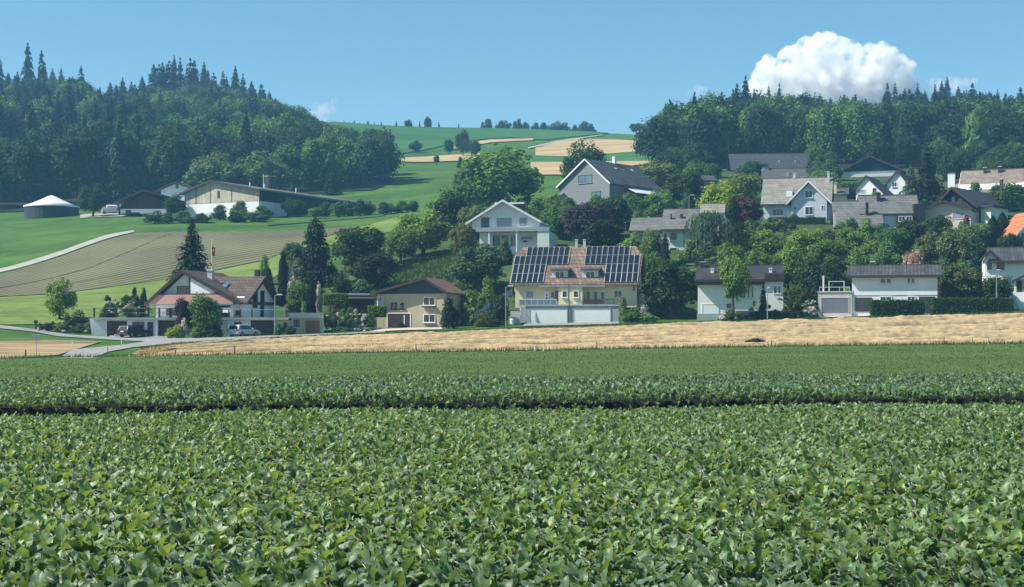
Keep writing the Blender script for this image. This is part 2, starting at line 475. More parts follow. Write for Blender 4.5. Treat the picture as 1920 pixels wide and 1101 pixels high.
# ---------------------------------------------------------------- terrain
ROWS = [5, 42, 60, 84, 140, 185, 196, 205, 214, 238, 265, 300, 340, 390, 430, 500, 600, 700, 800, 880, 930]
COLS = [-600, 0, 250, 500, 750, 1000, 1250, 1500, 1750, 1920, 2500]
TAB = {   # photo row at which the bare ground would be seen, per distance and photo column
    140: [690, 672, 668, 664, 660.5, 657.5, 653, 649.5, 646, 644, 636],
    185: [650, 640, 641, 634, 623, 615, 607, 600, 591.5, 586.5, 572],
    196: [600, 618, 631, 628, 617.5, 608.5, 602, 595.5, 587, 580, 562],
    205: [596, 611, 629, 625, 614.5, 605.5, 599, 592, 583.5, 576, 558],
    214: [588, 594, 604, 598, 586, 572, 558, 558, 554, 546, 528],
    238: [570, 562, 549, 540, 520, 480, 490, 488, 488, 478, 465],
    265: [545, 536, 507, 492, 480, 441, 452, 436, 440, 440, 425],
    300: [520, 506, 462, 452, 440, 412, 405, 396, 396, 396, 385],
    340: [475, 459, 426, 425, 416, 385, 376, 366, 366, 366, 360],
    390: [430, 421, 404, 404, 395, 356, 346, 337, 337, 336, 330],
    430: [405, 404, 392, 391, 382, 338, 327, 319, 317, 316, 310],
    500: [350, 360, 352, 350, 340, 322, 306, 291, 286, 285, 280],
    600: [285, 300, 300, 302, 306, 300, 283, 264, 256, 255, 250],
    700: [225, 240, 246, 256, 276, 276, 264, 242, 228, 226, 220],
    800: [180, 194, 200, 225, 251, 254, 257, 243, 232, 228, 220],
    880: [165, 180, 187, 216, 234, 237, 254, 246, 238, 235, 225],
}
tz = []
for Yr in ROWS:
    if Yr <= 84:
        tz.append([0.0 if Yr < 84 else 0.05] * len(COLS))
    elif Yr in TAB:
        tz.append([ZC + (YH - p) * Yr / FPX for p in TAB[Yr]])
    else:
        tz.append([z - 3.0 for z in tz[-1]])
for Yr, dz in ((1200, 30), (1700, 60), (2600, 90)):
    ROWS.append(Yr); tz.append([z - dz for z in tz[20]])
tz = np.array(tz); rows_l = np.log(np.array(ROWS, float)); cols_a = np.array(COLS, float)
GU = np.arange(-900, 2821, 12.0); GV = np.linspace(math.log(5), math.log(2600), 640)
_t1 = np.array([[np.interp(v, rows_l, tz[:, c]) for c in range(len(COLS))] for v in GV])
_t2 = np.array([np.interp(GU, cols_a, r) for r in _t1])
def blur(a, sig, axis):
    n = int(sig * 3) + 1
    k = np.exp(-0.5 * (np.arange(-n, n + 1) / sig) ** 2); k /= k.sum()
    pad = [(0, 0), (0, 0)]; pad[axis] = (n, n)
    p = np.pad(a, pad, mode='edge')
    return np.apply_along_axis(lambda r: np.convolve(r, k, 'valid'), axis, p)
GZ = blur(blur(_t2, 2.2, 0), 5.0, 1)

def gap_near(x): return 49.0 + 0.20 * x            # near edge of the bare strip across the beet field
def gap_far(x): return gap_near(x) + 0.58
def beet_end(x): return 78.0 + 0.20 * x

def terr(X, Y):
    X = np.asarray(X, float); Y = np.asarray(Y, float)
    Yc = np.clip(Y, 5.0, 2599.0)
    u = np.clip(X * FPX / Yc + CX, GU[0], GU[-1] - 0.01); v = np.log(Yc)
    fu = (u - GU[0]) / 12.0; fv = (v - GV[0]) / (GV[1] - GV[0])
    iu = np.clip(fu.astype(int), 0, len(GU) - 2); iv = np.clip(fv.astype(int), 0, len(GV) - 2)
    fu = fu - iu; fv = fv - iv
    z = (GZ[iv, iu] * (1 - fu) * (1 - fv) + GZ[iv, iu + 1] * fu * (1 - fv) + GZ[iv + 1, iu] * (1 - fu) * fv + GZ[iv + 1, iu + 1] * fu * fv)
    g = np.clip((Y - gap_near(X) - 0.55) / 0.2, 0, 1); g = g * g * (3 - 2 * g)
    fade = np.interp(Y, [0, 52, 78, 140], [1, 1, 0.3, 0])
    return z + 0.48 * g * fade
def terr1(x, y): return float(terr(np.array([x]), np.array([y]))[0])

_HY = np.geomspace(20, 900, 4000)
def hit(px, py):
    X = (px - CX) * _HY / FPX
    d = terr(X, _HY) - (ZC + (YH - py) * _HY / FPX)
    i = np.argmax(d >= 0)
    if d[i] < 0:
        i = int(np.argmax(d))
    return X[i], _HY[i]
def at(px, py, Y):
    return Vector(((px - CX) * Y / FPX, Y, ZC + (YH - py) * Y / FPX))
def on_ground(px, Y):
    x = (px - CX) * Y / FPX
    return Vector((x, Y, terr1(x, Y)))

def patch(name, edge_a, edge_b, mat, lift=0.0, nu=120, nv=30, label=None):
    """a sheet of ground between two lines; each line is a list of (px, py) seen points or (px, None, Y)"""
    def line(e):
        pts = np.array([hit(p[0], p[1]) if len(p) == 2 else ((p[0] - CX) * p[2] / FPX, p[2]) for p in e])
        s = np.r_[0, np.cumsum(np.hypot(*np.diff(pts, axis=0).T))]
        t = np.linspace(0, s[-1], nu)
        return np.c_[np.interp(t, s, pts[:, 0]), np.interp(t, s, pts[:, 1])]
    A, B = line(edge_a), line(edge_b)
    t = np.linspace(0, 1, nv)[:, None, None]
    P = A[None] * (1 - t) + B[None] * t
    P = P.reshape(-1, 2)
    Z = terr(P[:, 0], P[:, 1]) + lift
    idx = np.arange(nu * nv).reshape(nv, nu)
    F = np.stack([idx[:-1, :-1], idx[:-1, 1:], idx[1:, 1:], idx[1:, :-1]], -1).reshape(-1, 4)
    V = np.c_[P, Z]
    e1 = V[F[0, 1]] - V[F[0, 0]]; e2 = V[F[0, 3]] - V[F[0, 0]]
    if np.cross(e1, e2)[2] < 0:
        F = F[:, ::-1]
    o = link_mesh(name, np_mesh(name, V, F, True), mat)
    tag(o, label, None, None, 'structure')
    return o

def build_ground():
    xs = np.concatenate([-np.geomspace(90, 1500, 60)[::-1], np.arange(-87, 88, 3.0), np.geomspace(90, 1500, 60)])
    ys = np.concatenate([[-40, -20, -8, 0], np.geomspace(5, 2500, 420)])
    XX, YY = np.meshgrid(xs, ys)
    ZZ = terr(XX, YY) - np.clip(YY, 5, 900) * 0.0003 - 0.02 - 0.6 * (YY < 70)
    idx = np.arange(XX.size).reshape(XX.shape)
    F = np.stack([idx[:-1, :-1], idx[:-1, 1:], idx[1:, 1:], idx[1:, :-1]], -1).reshape(-1, 4)
    o = link_mesh('ground', np_mesh('ground', np.c_[XX.ravel(), YY.ravel(), ZZ.ravel()], F, True), 'meadow')
    tag(o, 'green meadow land rising to the hill', None, None, 'structure')
build_ground()

# fields, from near to far
def world_patch(name, fx0, fx1, ya, yb, mat, lift, nu=80, nv=40):
    us = np.linspace(fx0, fx1, nu); t = np.linspace(0, 1, nv)[:, None]
    YA, YB = ya(us), yb(us)
    Y = YA[None] * (1 - t) + YB[None] * t
    X = np.broadcast_to(us[None], Y.shape)
    V = np.c_[X.ravel(), Y.ravel(), (terr(X, Y) + lift).ravel()]
    idx = np.arange(nu * nv).reshape(nv, nu)
    F = np.stack([idx[:-1, :-1], idx[:-1, 1:], idx[1:, 1:], idx[1:, :-1]], -1).reshape(-1, 4)
    return tag(link_mesh(name, np_mesh(name, V, F, True), mat), None, None, None, 'structure')
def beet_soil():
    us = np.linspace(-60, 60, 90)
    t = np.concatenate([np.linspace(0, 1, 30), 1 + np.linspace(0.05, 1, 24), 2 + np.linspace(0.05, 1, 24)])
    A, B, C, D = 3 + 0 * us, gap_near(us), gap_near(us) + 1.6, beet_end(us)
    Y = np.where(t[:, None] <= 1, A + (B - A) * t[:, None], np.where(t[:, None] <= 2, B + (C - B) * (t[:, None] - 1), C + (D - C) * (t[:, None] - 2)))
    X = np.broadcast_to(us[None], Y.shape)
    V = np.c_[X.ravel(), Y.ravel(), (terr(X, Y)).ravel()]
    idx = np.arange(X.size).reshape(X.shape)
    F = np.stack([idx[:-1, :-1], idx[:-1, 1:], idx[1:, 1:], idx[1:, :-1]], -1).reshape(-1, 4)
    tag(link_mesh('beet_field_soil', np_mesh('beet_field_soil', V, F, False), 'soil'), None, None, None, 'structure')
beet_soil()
meadow_edge = [(-500, 686), (0, 673), (250, 669), (500, 665), (750, 661), (1000, 658), (1250, 653.5), (1500, 650), (1750, 646.5), (1920, 644.5), (2300, 638)]
patch('hay_meadow', [(-500, None, 72.0), (0, None, 77.0), (500, None, 80), (960, None, 82.0), (1920, None, 88.0), (2300, None, 90)], meadow_edge, 'near_meadow', 0.02, 200, 60)
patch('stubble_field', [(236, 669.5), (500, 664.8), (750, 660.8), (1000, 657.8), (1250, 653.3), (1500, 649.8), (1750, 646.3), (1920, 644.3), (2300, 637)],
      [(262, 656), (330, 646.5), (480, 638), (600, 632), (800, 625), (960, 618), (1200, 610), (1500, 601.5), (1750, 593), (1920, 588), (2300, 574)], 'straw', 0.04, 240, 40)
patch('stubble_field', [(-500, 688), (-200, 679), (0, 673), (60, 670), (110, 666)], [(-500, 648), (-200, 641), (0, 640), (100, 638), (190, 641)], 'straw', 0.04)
patch('asphalt_road', [(170, 672), (203, 660), (250, 651.5), (300, 647), (375, 640.5), (475, 635), (560, 630.5), (640, 627.5), (722, 623.5)],
      [(108, 672), (134, 656), (200, 650), (245, 645), (300, 633), (375, 632.5), (475, 631), (560, 628), (640, 625), (722, 621)], 'asphalt', 0.035, 160, 10)
patch('farm_track', [(-300, 588), (0, 610), (60, 617), (130, 628), (215, 632.5), (310, 631.5)], [(-300, 595), (0, 616), (60, 622), (110, 631), (180, 635.5), (240, 639), (310, 641)], 'asphalt', 0.03, 120, 8)
patch('forecourt', [(205, 633.5), (260, 634), (320, 634)], [(205, 629), (260, 629.5), (320, 630)], 'asphalt', 0.05, 40, 8)
patch('driveway', [(690, 623), (760, 619.5), (830, 618)], [(715, 617), (770, 615), (828, 614.5)], 'paving', 0.05, 40, 8)
patch('driveway', [(980, 611.5), (1060, 610.5), (1160, 608)], [(985, 607.5), (1060, 606.5), (1160, 604)], 'asphalt', 0.05, 40, 8)
patch('driveway', [(1536, 596.5), (1600, 594), (1640, 593)], [(1536, 590), (1600, 588.5), (1640, 588)], 'paving', 0.05, 40, 8)
patch('field_path', [(-300, 570), (0, 511), (125, 475), (205, 446.5), (252, 435.5)], [(-300, 562), (0, 504), (120, 469), (200, 441), (250, 432)], 'gravel', 0.05, 120, 6)
patch('ploughed_field', [(-300, 580), (0, 556), (100, 551), (200, 539), (300, 525), (400, 508), (500, 487), (560, 461), (620, 441), (655, 428)],
      [(-300, 573), (0, 514), (125, 478), (205, 449), (256, 437), (400, 435), (560, 432), (600, 431), (630, 428), (655, 425)], 'ploughed', 0.03, 200, 60)
patch('lower_meadow', [(-300, 590), (0, 609), (80, 608), (180, 600), (300, 575), (420, 555), (500, 530), (560, 490), (640, 450), (760, 430)],
      [(-300, 583), (0, 557), (100, 552), (200, 540), (300, 526), (400, 509), (500, 488), (560, 462), (620, 442), (760, 402)], 'bright_meadow', 0.02, 160, 30)
patch('garden_slope', [(300, 610), (500, 606), (750, 600), (1000, 590), (1250, 590), (1500, 585), (1750, 575), (1920, 570), (2300, 560)],
      [(420, 556), (500, 531), (700, 470), (840, 420), (1000, 390), (1200, 345), (1260, 322), (1500, 316), (1750, 314), (1920, 314), (2300, 310)], 'garden', 0.03, 160, 80)
patch('crop_field', [(620, None, 760), (745, 290), (790, 283), (850, 268), (900, 262), (960, 258), (1020, 263), (1060, 258), (1100, 254), (1140, 251)],
      [(620, None, 900), (745, None, 900), (800, None, 900), (860, None, 900), (920, None, 900), (980, None, 900), (1020, None, 900), (1060, None, 900), (1100, None, 890), (1140, None, 870)], 'crop', 0.2, 120, 50)
patch('mown_strip', [(752, 304), (800, 305), (850, 303), (900, 300)], [(752, 297), (800, 295), (850, 291), (900, 288)], 'hay', 0.25, 60, 12)
patch('mown_strip', [(838, 284), (870, 277), (920, 268), (1000, 264)], [(838, 279), (870, 271), (920, 262.5), (1000, 260.5)], 'hay', 0.28, 60, 12)
patch('hay_field', [(1004, 293), (1060, 294), (1130, 290), (1215, 283.5), (1260, 280)], [(1004, 278), (1040, 268), (1085, 261), (1150, 262), (1215, 266), (1260, 268)], 'hay', 0.25, 80, 24)
patch('hay_field', [(995, 329), (1060, 329), (1130, 318), (1215, 308), (1260, 306)], [(995, 305), (1060, 304.5), (1130, 304), (1215, 303), (1260, 302)], 'hay', 0.25, 80, 24)
patch('crop_strip', [(995, 305), (1060, 304.5), (1130, 304), (1215, 303), (1260, 302)], [(1004, 293.5), (1060, 294.5), (1130, 290.5), (1215, 284), (1260, 281)], 'crop', 0.22, 80, 24)
patch('hill_track', [(990, 280), (1040, 268), (1085, 261), (1110, 257.5), (1130, 254)], [(990, 277.5), (1040, 266), (1085, 259.5), (1110, 256), (1130, 253)], 'gravel', 0.3, 80, 5)
patch('farmyard', [(150, 409), (250, 405.5), (350, 402), (400, 402)], [(150, 402), (250, 399), (350, 396), (400, 396)], 'gravel', 0.06, 60, 10)
patch('forest_floor', [(-700, None, 436), (-100, None, 433), (150, None, 436), (260, None, 425), (480, None, 446), (620, None, 470), (700, None, 470), (742, None, 500)],
      [(-700, None, 900), (-100, None, 900), (150, None, 900), (260, None, 900), (480, None, 900), (560, None, 900), (600, None, 880), (690, None, 600)], 'forest_floor', 0.15, 140, 80)
patch('forest_floor', [(1215, None, 455), (1300, None, 450), (1500, None, 440), (1700, None, 430), (1920, None, 430), (2500, None, 430)],
      [(1215, None, 600), (1300, None, 700), (1500, None, 860), (1700, None, 880), (1920, None, 880), (2500, None, 880)], 'forest_floor', 0.15, 120, 60)
# ---------------------------------------------------------------- buildings
def M_side(x1, sgn=1):
    """matrix of a wall that looks to the side of the house: its own x runs back along the house"""
    return Matrix.Translation((x1, 0, 0)) @ Matrix.Rotation(R(90 * sgn), 4, 'Z')

def xform(o, M):
    if M is not None:
        o.data.transform(M)
    return o

class House:
    def __init__(s, name, label, cat, px, py, Y, yaw=0.0, group=None):
        s.px, s.py, s.Y = px, py, Y
        phi = math.atan((px - CX) / FPX)
        s.kx, s.k, s.c = Y / FPX * math.cos(phi), Y / FPX, math.cos(R(yaw))
        s.base = at(px, py, Y)
        s.e = empty(name, s.base, -phi + R(yaw))
        tag(s.e, label, cat, group)
    def x(s, px, dy=0.0): return (px - s.px) * s.kx * (1 + dy / s.Y) / s.c
    def z(s, py, dy=0.0): return ZC + (YH - py) * (s.Y + dy) / FPX - s.base.z
    # pixel-placed pieces
    def box(s, name, a, b, t, bt, y0, y1, mat, parent=None, bevel=0.0, down=0.0):
        return MB().box(s.x(a), s.x(b), y0, y1, s.z(bt) - down, s.z(t)).build(name, mat, parent or s.e, bevel)
    def prism(s, name, pts, y0, y1, mat, parent=None):
        return MB().prism([(s.x(a), s.z(b)) for a, b in pts], y0, y1).build(name, mat, parent or s.e)
    def win(s, a, b, t, bt, y=0.0, nx=2, ny=1, frame='white_trim', pane='dark_window', sill=True, M=None, name='window', metres=False, fw=0.09):
        if metres: x0, x1, z1, z0 = a, b, t, bt
        else: x0, x1, z1, z0 = s.x(a), s.x(b), s.z(t), s.z(bt)
        m = MB()
        m.box(x0 - fw, x0, y - 0.07, y + 0.03, z0 - fw, z1 + fw).box(x1, x1 + fw, y - 0.07, y + 0.03, z0 - fw, z1 + fw)
        m.box(x0, x1, y - 0.07, y + 0.03, z1, z1 + fw).box(x0, x1, y - 0.07, y + 0.03, z0 - fw, z0)
        w, h = (x1 - x0) / nx, (z1 - z0) / ny
        for i in range(1, nx): m.box(x0 + i * w - 0.035, x0 + i * w + 0.035, y - 0.055, y + 0.03, z0, z1)
        for j in range(1, ny):
            for i in range(nx): m.box(x0 + i * w + 0.035, x0 + (i + 1) * w - 0.035, y - 0.05, y + 0.03, z0 + j * h - 0.03, z0 + j * h + 0.03)
        f = xform(m.build(name, frame, s.e), M)
        for i in range(nx):
            for j in range(ny):
                xform(MB().box(x0 + i * w + 0.03, x0 + (i + 1) * w - 0.03, y - 0.02, y + 0.02, z0 + j * h + 0.025, z0 + (j + 1) * h - 0.025).build('pane', pane, f), M)
        if sill:
            xform(MB().box(x0 - 0.15, x1 + 0.15, y - 0.2, y + 0.02, z0 - fw - 0.07, z0 - fw - 0.003).build('sill', 'concrete', f), M)
        return f
    def shut(s, a, b, t, bt, y=0.0, mat='shutter_grey', frame='white_trim', slats=6):
        """window with its roller shutter down"""
        x0, x1, z1, z0 = s.x(a), s.x(b), s.z(t), s.z(bt)
        m = MB(); fw = 0.08
        m.box(x0 - fw, x0, y - 0.07, y + 0.03, z0 - fw, z1 + fw).box(x1, x1 + fw, y - 0.07, y + 0.03, z0 - fw, z1 + fw)
        m.box(x0, x1, y - 0.07, y + 0.03, z1, z1 + fw).box(x0, x1, y - 0.07, y + 0.03, z0 - fw, z0)
        f = m.build('window', frame, s.e)
        g = MB(); h = (z1 - z0) / slats
        for i in range(slats): g.box(x0 + 0.004, x1 - 0.004, y - 0.04, y + 0.02, z0 + i * h + 0.01, z0 + (i + 1) * h - 0.012)
        g.box(x0 + 0.004, x1 - 0.004, y - 0.025, y + 0.018, z0 + 0.004, z1 - 0.004)
        g.build('roller_shutter', mat, f)
        return f
    def gdoor(s, a, b, t, bt, y=0.0, mat='garage_white', panels=4, frame='grey_concrete', name='garage_door'):
        x0, x1, z1, z0 = s.x(a), s.x(b), s.z(t), s.z(bt)
        d = MB().box(x0 - 0.12, x0, y - 0.06, y + 0.03, z0, z1 + 0.12).box(x1, x1 + 0.12, y - 0.06, y + 0.03, z0, z1 + 0.12).box(x0, x1, y - 0.06, y + 0.03, z1, z1 + 0.12).build(name, frame, s.e)
        h = (z1 - z0) / panels
        for i in range(panels):
            MB().box(x0 + 0.004, x1 - 0.004, y - 0.03, y + 0.02, z0 + i * h + 0.012, z0 + (i + 1) * h - 0.012).build('panel', mat, d, 0.01)
        MB().box(x0 + 0.003, x1 - 0.003, y - 0.012, y + 0.015, z0 + 0.002, z1 - 0.002).build('backing', mat, d)
        return d
    def door(s, a, b, t, bt, y=0.0, mat='dark_brown', frame='white_trim', holes=0):
        x0, x1, z1, z0 = s.x(a), s.x(b), s.z(t), s.z(bt)
        d = MB().box(x0, x1, y - 0.05, y + 0.02, z0, z1).build('door', mat, s.e)
        MB().box(x0 - 0.08, x0 - 0.002, y - 0.07, y + 0.025, z0, z1 + 0.08).box(x1 + 0.002, x1 + 0.08, y - 0.07, y + 0.025, z0, z1 + 0.08).box(x0 - 0.002, x1 + 0.002, y - 0.07, y + 0.025, z1 + 0.002, z1 + 0.08).build('door_frame', frame, d)
        MB().box(x1 - 0.14, x1 - 0.06, y - 0.10, y - 0.05, z0 + (z1 - z0) * 0.48, z0 + (z1 - z0) * 0.53).build('handle', 'grey_metal', d)
        for i in range(holes):
            zc = z0 + (z1 - z0) * (0.3 + 0.22 * i)
            MB().tube(((x0 + x1) / 2, y - 0.07, zc), ((x0 + x1) / 2, y - 0.04, zc), 0.13, n=12).build('porthole', 'dark_window', d)
        return d
    def gable_front(s, l, r, top, el_, er, bot, apex, y0, y1, mat, down=1.5, name='wall'):
        """wall block with a gable to the front; el_/er eave rows, apex = (px, py)"""
        return MB().prism([(s.x(l), s.z(bot) - down), (s.x(r), s.z(bot) - down), (s.x(r), s.z(er)), (s.x(apex[0]), s.z(apex[1])), (s.x(l), s.z(el_))], y0, y1).build(name, mat, s.e)
    def chevron(s, l, ridge, r, y0, y1, mat, t=0.22, verge=None, name='roof'):
        """two slopes with the ridge running back; l, ridge, r are (px, py) of the roof's upper edge"""
        P = [(s.x(a), s.z(b)) for a, b in (l, ridge, r)]
        m = MB()
        m.prism([(P[0][0], P[0][1] - t), (P[1][0], P[1][1] - t), (P[2][0], P[2][1] - t), P[2], P[1], P[0]], y0, y1)
        o = m.build(name, mat, s.e)
        if verge:
            v = MB(); tt = t + 0.12
            v.prism([(P[0][0], P[0][1] - tt), (P[1][0], P[1][1] - tt), (P[2][0], P[2][1] - tt), (P[2][0], P[2][1] + 0.04), (P[1][0], P[1][1] + 0.04), (P[0][0], P[0][1] + 0.04)], y0 - 0.06, y0 - 0.003)
            v.build('verge_board', verge, o)
        return o
    def saddle(s, l, r, eave, ridge, y0, yr, y1, mat, t=0.2, fascia=None, name='roof', eave_back=None):
        """two slopes with the ridge running along the front: y0 front eave, yr ridge, y1 back eave"""
        ze, zr = s.z(eave, y0), s.z(ridge, yr)
        zb = ze if eave_back is None else s.z(eave_back, y1)
        o = MB().prism_x([(y0, ze - t), (yr, zr - t), (y1, zb - t), (y1, zb), (yr, zr), (y0, ze)], s.x(l), s.x(r)).build(name, mat, s.e)
        MB().box(s.x(l) - 0.02, s.x(r) + 0.02, yr - 0.16, yr + 0.16, zr - 0.03, zr + 0.07).build('ridge_cap', mat, o)
        if fascia:
            MB().box(s.x(l), s.x(r), y0 - 0.12, y0 - 0.003, ze - t - 0.06, ze + 0.02).build('gutter', fascia, o)
        return o
    def body_x(s, l, r, eave, ridge, bot, y0, yr, y1, mat, down=1.5, name='wall'):
        """wall block whose gables look to the sides"""
        ze, zr, zb = s.z(eave, y0), s.z(ridge, yr), s.z(bot) - down
        return MB().prism_x([(y0, zb), (y1, zb), (y1, ze - 0.25), (yr, zr - 0.25), (y0, ze - 0.25)], s.x(l), s.x(r)).build(name, mat, s.e)
    def chimney(s, px, t, bt, wpx, y, mat='concrete', cap='dark_frame'):
        w = wpx * s.k / 2
        x, z0, z1 = s.x(px, y), s.z(bt, y), s.z(t, y)
        c = MB().box(x - w, x + w, y - w, y + w, z0, z1 - 0.12).build('chimney', mat, s.e)
        MB().box(x - w * 1.25, x + w * 1.25, y - w * 1.25, y + w * 1.25, z1 - 0.118, z1).build('chimney_cap', cap, c)
        return c
    def rail(s, a, b, t, bt, y, n, mat='dark_brown', bars=2, barmat=None, w=0.09):
        """railing: each post a part, its rails one part"""
        x0, x1, z1, z0 = s.x(a), s.x(b), s.z(t), s.z(bt)
        for i in range(n):
            xx = x0 + (x1 - x0) * i / max(1, n - 1)
            MB().box(xx - w / 2, xx + w / 2, y - w / 2, y + w / 2, z0, z1).build('railing_post', mat, s.e)
        for j in range(bars):
            zz = z1 - 0.05 - j * (z1 - z0) / (bars + 0.2)
            MB().box(x0, x1, y - 0.03 + 0.09, y + 0.03 + 0.09, zz - 0.04, zz + 0.04).build('railing_bar', barmat or mat, s.e)

# --- double house with solar panels
H = House('solar_house', 'cream double house with a tiled half-hipped roof covered in solar panels', 'house', 1072, 608, 200, -8)
gb = H.box('garage_base', 985, 1160, 572, 608, 0.0, 7.0, 'grey_concrete', down=1.5)
H.box('parapet', 972, 1162, 571, 574, -0.12, 0.25, 'grey_concrete')
H.gdoor(994, 1063, 580.5, 607, -0.003, 'garage_white', 5, 'grey_concrete')
H.gdoor(1076, 1144, 580.5, 606.5, -0.003, 'garage_white', 5, 'grey_concrete')
MB().tube((H.x(1067), -0.1, H.z(608)), (H.x(1067), -0.1, H.z(533)), 0.06).build('downpipe', 'dark_frame', H.e)
H.box('terrace_wing', 971, 984.8, 574.5, 608, 1.2, 7, 'grey_concrete', down=1.5)
H.box('wall', 958, 1189, 530, 576, 3.0, 13.0, 'cream_plaster')
H.box('bay', 1045, 1090, 536, 572.5, 1.0, 2.99, 'cream_plaster')
H.win(1053, 1061, 546, 557, 0.99, 1, sill=True)
H.win(1074, 1082, 546, 557, 0.99, 1, sill=True)
H.shut(979, 993, 545, 557.5, 2.99, 'shutter_grey')
H.door(1014, 1023, 546, 571, 2.99, 'white_trim', 'white_trim', 3)
H.win(1027, 1033, 546, 557, 2.99, 1)
H.win(1036, 1042, 546, 562, 2.99, 1, frame='dark_frame', sill=False)
H.win(1094, 1101, 546, 562, 2.99, 1, sill=False); H.win(1108, 1115, 546, 562, 2.99, 1, sill=False); H.win(1122, 1128, 547, 560, 2.99, 1)
H.win(1147, 1161, 545, 556, 2.99, 2)
H.box('balcony_roof', 1008, 1092, 534.5, 537.5, 0.8, 3.2, 'grey_metal')
H.box('balcony_roof', 1092.3, 1132, 535, 538, 0.8, 3.2, 'grey_metal')
H.rail(972, 1043, 560.5, 572, 0.15, 7, 'pale_metal', 1, 'pale_metal', 0.05)
MB().box(H.x(973), H.x(1042), 0.13, 0.16, H.z(571.5), H.z(562)).build('glass_panel', 'blue_window', H.e)
H.rail(1094, 1150, 560.5, 572, 0.15, 6, 'dark_frame', 1, 'dark_frame', 0.06)
MB().box(H.x(1094), H.x(1132), 0.13, 0.17, H.z(571.5), H.z(562.5)).build('balcony_panel', 'dark_frame', H.e)
zE, zR, yE, yR_, yB = H.z(531), H.z(462, 7.5), 2.2, 8.0, 13.8
def rp(px, t):     # a point of the front roof slope; t = 0 eave, 1 ridge
    return Vector((H.x(px, 4 * t), yE + (yR_ - yE) * t, zE + (zR - zE) * t))
tip = 0.74
f0, f1 = rp(948, 0), rp(1194, 0); f2, f3 = rp(1194, tip), rp(1178, 1); f4, f5 = rp(964, 1), rp(948, tip)
yT = yB - (yB - yR_) * tip
m = MB()
m.v = [tuple(p) for p in (f0, f1, f2, f3, f4, f5)] + [(f0.x, yB, zE), (f1.x, yB, zE), (f2.x, yT, f2.z), (f5.x, yT, f5.z)]
m.v += [(x, y, z - 0.25) for x, y, z in m.v]
m.f = [(0, 1, 2, 3, 4, 5), (7, 6, 9, 4, 3, 8), (2, 8, 3), (9, 5, 4),
       (15, 14, 13, 12, 11, 10), (18, 13, 14, 19, 16, 17), (12, 13, 18), (15, 19, 14),
       (0, 10, 11, 1), (1, 11, 12, 2), (2, 12, 18, 8), (8, 18, 17, 7), (7, 17, 16, 6), (6, 16, 19, 9), (9, 19, 15, 5), (5, 15, 10, 0)]
roofC = m.build('roof', 'tile_salmon', H.e)
for sx, xx in ((-1, f0.x + 0.75), (1, f1.x - 0.75)):
    MB().prism_x([(3.0, H.z(545)), (13.0, H.z(545)), (13.0, zE - 0.1), (yT - 0.6, f2.z - 0.35), (f2.y + 0.6, f2.z - 0.35), (3.0, zE - 0.1)], xx - 0.15, xx + 0.15).build('gable_wall', 'cream_plaster', H.e)
nrm = (rp(1000, 1) - rp(1000, 0)).cross(Vector((1, 0, 0))).normalized()
if nrm.z < 0: nrm = -nrm
slope = (rp(1000, 1) - rp(1000, 0)); SL = slope.length; sdir = slope.normalized()
CW, ROWN = 10.45, 4
pw = CW * H.kx - 0.09; ph = SL * 0.955 / ROWN - 0.035
pm = None
def panel(px, row):
    global pm
    if pm is None:
        b = MB().box(0, pw, 0, ph, 0, 0.05)
        o = b.build('solar_panel', 'solar_cell', H.e)
        pm = o.data
        fr = MB().box(0, pw, -0.0, 0.035, 0.051, 0.06).box(0, pw, ph - 0.035, ph, 0.051, 0.06).box(0, 0.025, 0.036, ph - 0.036, 0.051, 0.06).box(pw - 0.025, pw, 0.036, ph - 0.036, 0.051, 0.06)
        panel.fr = fr.build('frame', 'grey_metal', o)
        first = panel.fr
    else:
        o = link_mesh('solar_panel', pm, None, H.e)
        g = link_mesh('frame', panel.fr.data, None, o)
    t = 0.022 + row * 0.955 / ROWN
    p = rp(px, 0); p = Vector((p.x, yE, zE)) + sdir * (t * SL) + nrm * 0.10
    Mx = Matrix((( 1, 0, 0, p.x), (0, sdir.y, nrm.y, p.y), (0, sdir.z, nrm.z, p.z), (0, 0, 0, 1)))
    o.matrix_local = Mx
for i in range(6):
    for r_ in range(3 if i < 2 else 4): panel(951 + i * CW, r_)
for i in range(4):
    for r_ in (2.4, 3): panel(951 + (6 + i) * CW, 2 if r_ < 3 else 3)
for i in range(4):
    for r_ in (2, 3): panel(1192 - (10 - i) * CW, r_)
for i in range(6):
    for r_ in range(4 if i < 4 else 3): panel(1192 - (6 - i) * CW, r_)
def rail_strip(px, r0, r1):
    p = Vector((rp(px, 0).x - 0.075, yE, zE)) + nrm * 0.10
    t0, t1 = (0.02 + r0 * 0.955 / ROWN) * SL, (0.02 + r1 * 0.955 / ROWN) * SL
    o = MB().box(0.0, 0.05, t0, t1, 0.0, 0.058).build('mounting_rail', 'concrete', H.e)
    o.matrix_local = Matrix(((1, 0, 0, p.x), (0, sdir.y, nrm.y, p.y), (0, sdir.z, nrm.z, p.z), (0, 0, 0, 1)))
for i in range(11): rail_strip(951 + i * CW, 0 if i < 7 else 2, 3 if i < 2 else 4)
for i in range(11): rail_strip(1192 - i * CW, 0 if i < 7 else 2, 3 if i < 2 else 4)
for dx in (1043, 1101):          # dormers
    d0 = MB().box(H.x(dx - 15), H.x(dx + 15), yE + 1.0, yE + 4.0, H.z(524), H.z(504)).build('dormer', 'blue_grey_plaster', H.e)
    MB().prism_x([(yE + 0.55, H.z(505.5)), (yE + 4.6, H.z(498)), (yE + 4.6, H.z(496)), (yE + 0.55, H.z(503))], H.x(dx - 18), H.x(dx + 19)).build('dormer_roof', 'slate', d0)
    H.win(dx - 8, dx + 8, 508.5, 520, yE + 0.99, 2, name='dormer_window')
H.chimney(1066, 449, 466, 5, 8.0, 'concrete', 'pale_metal'); H.chimney(1081, 449, 466, 5, 8.0, 'concrete', 'pale_metal')
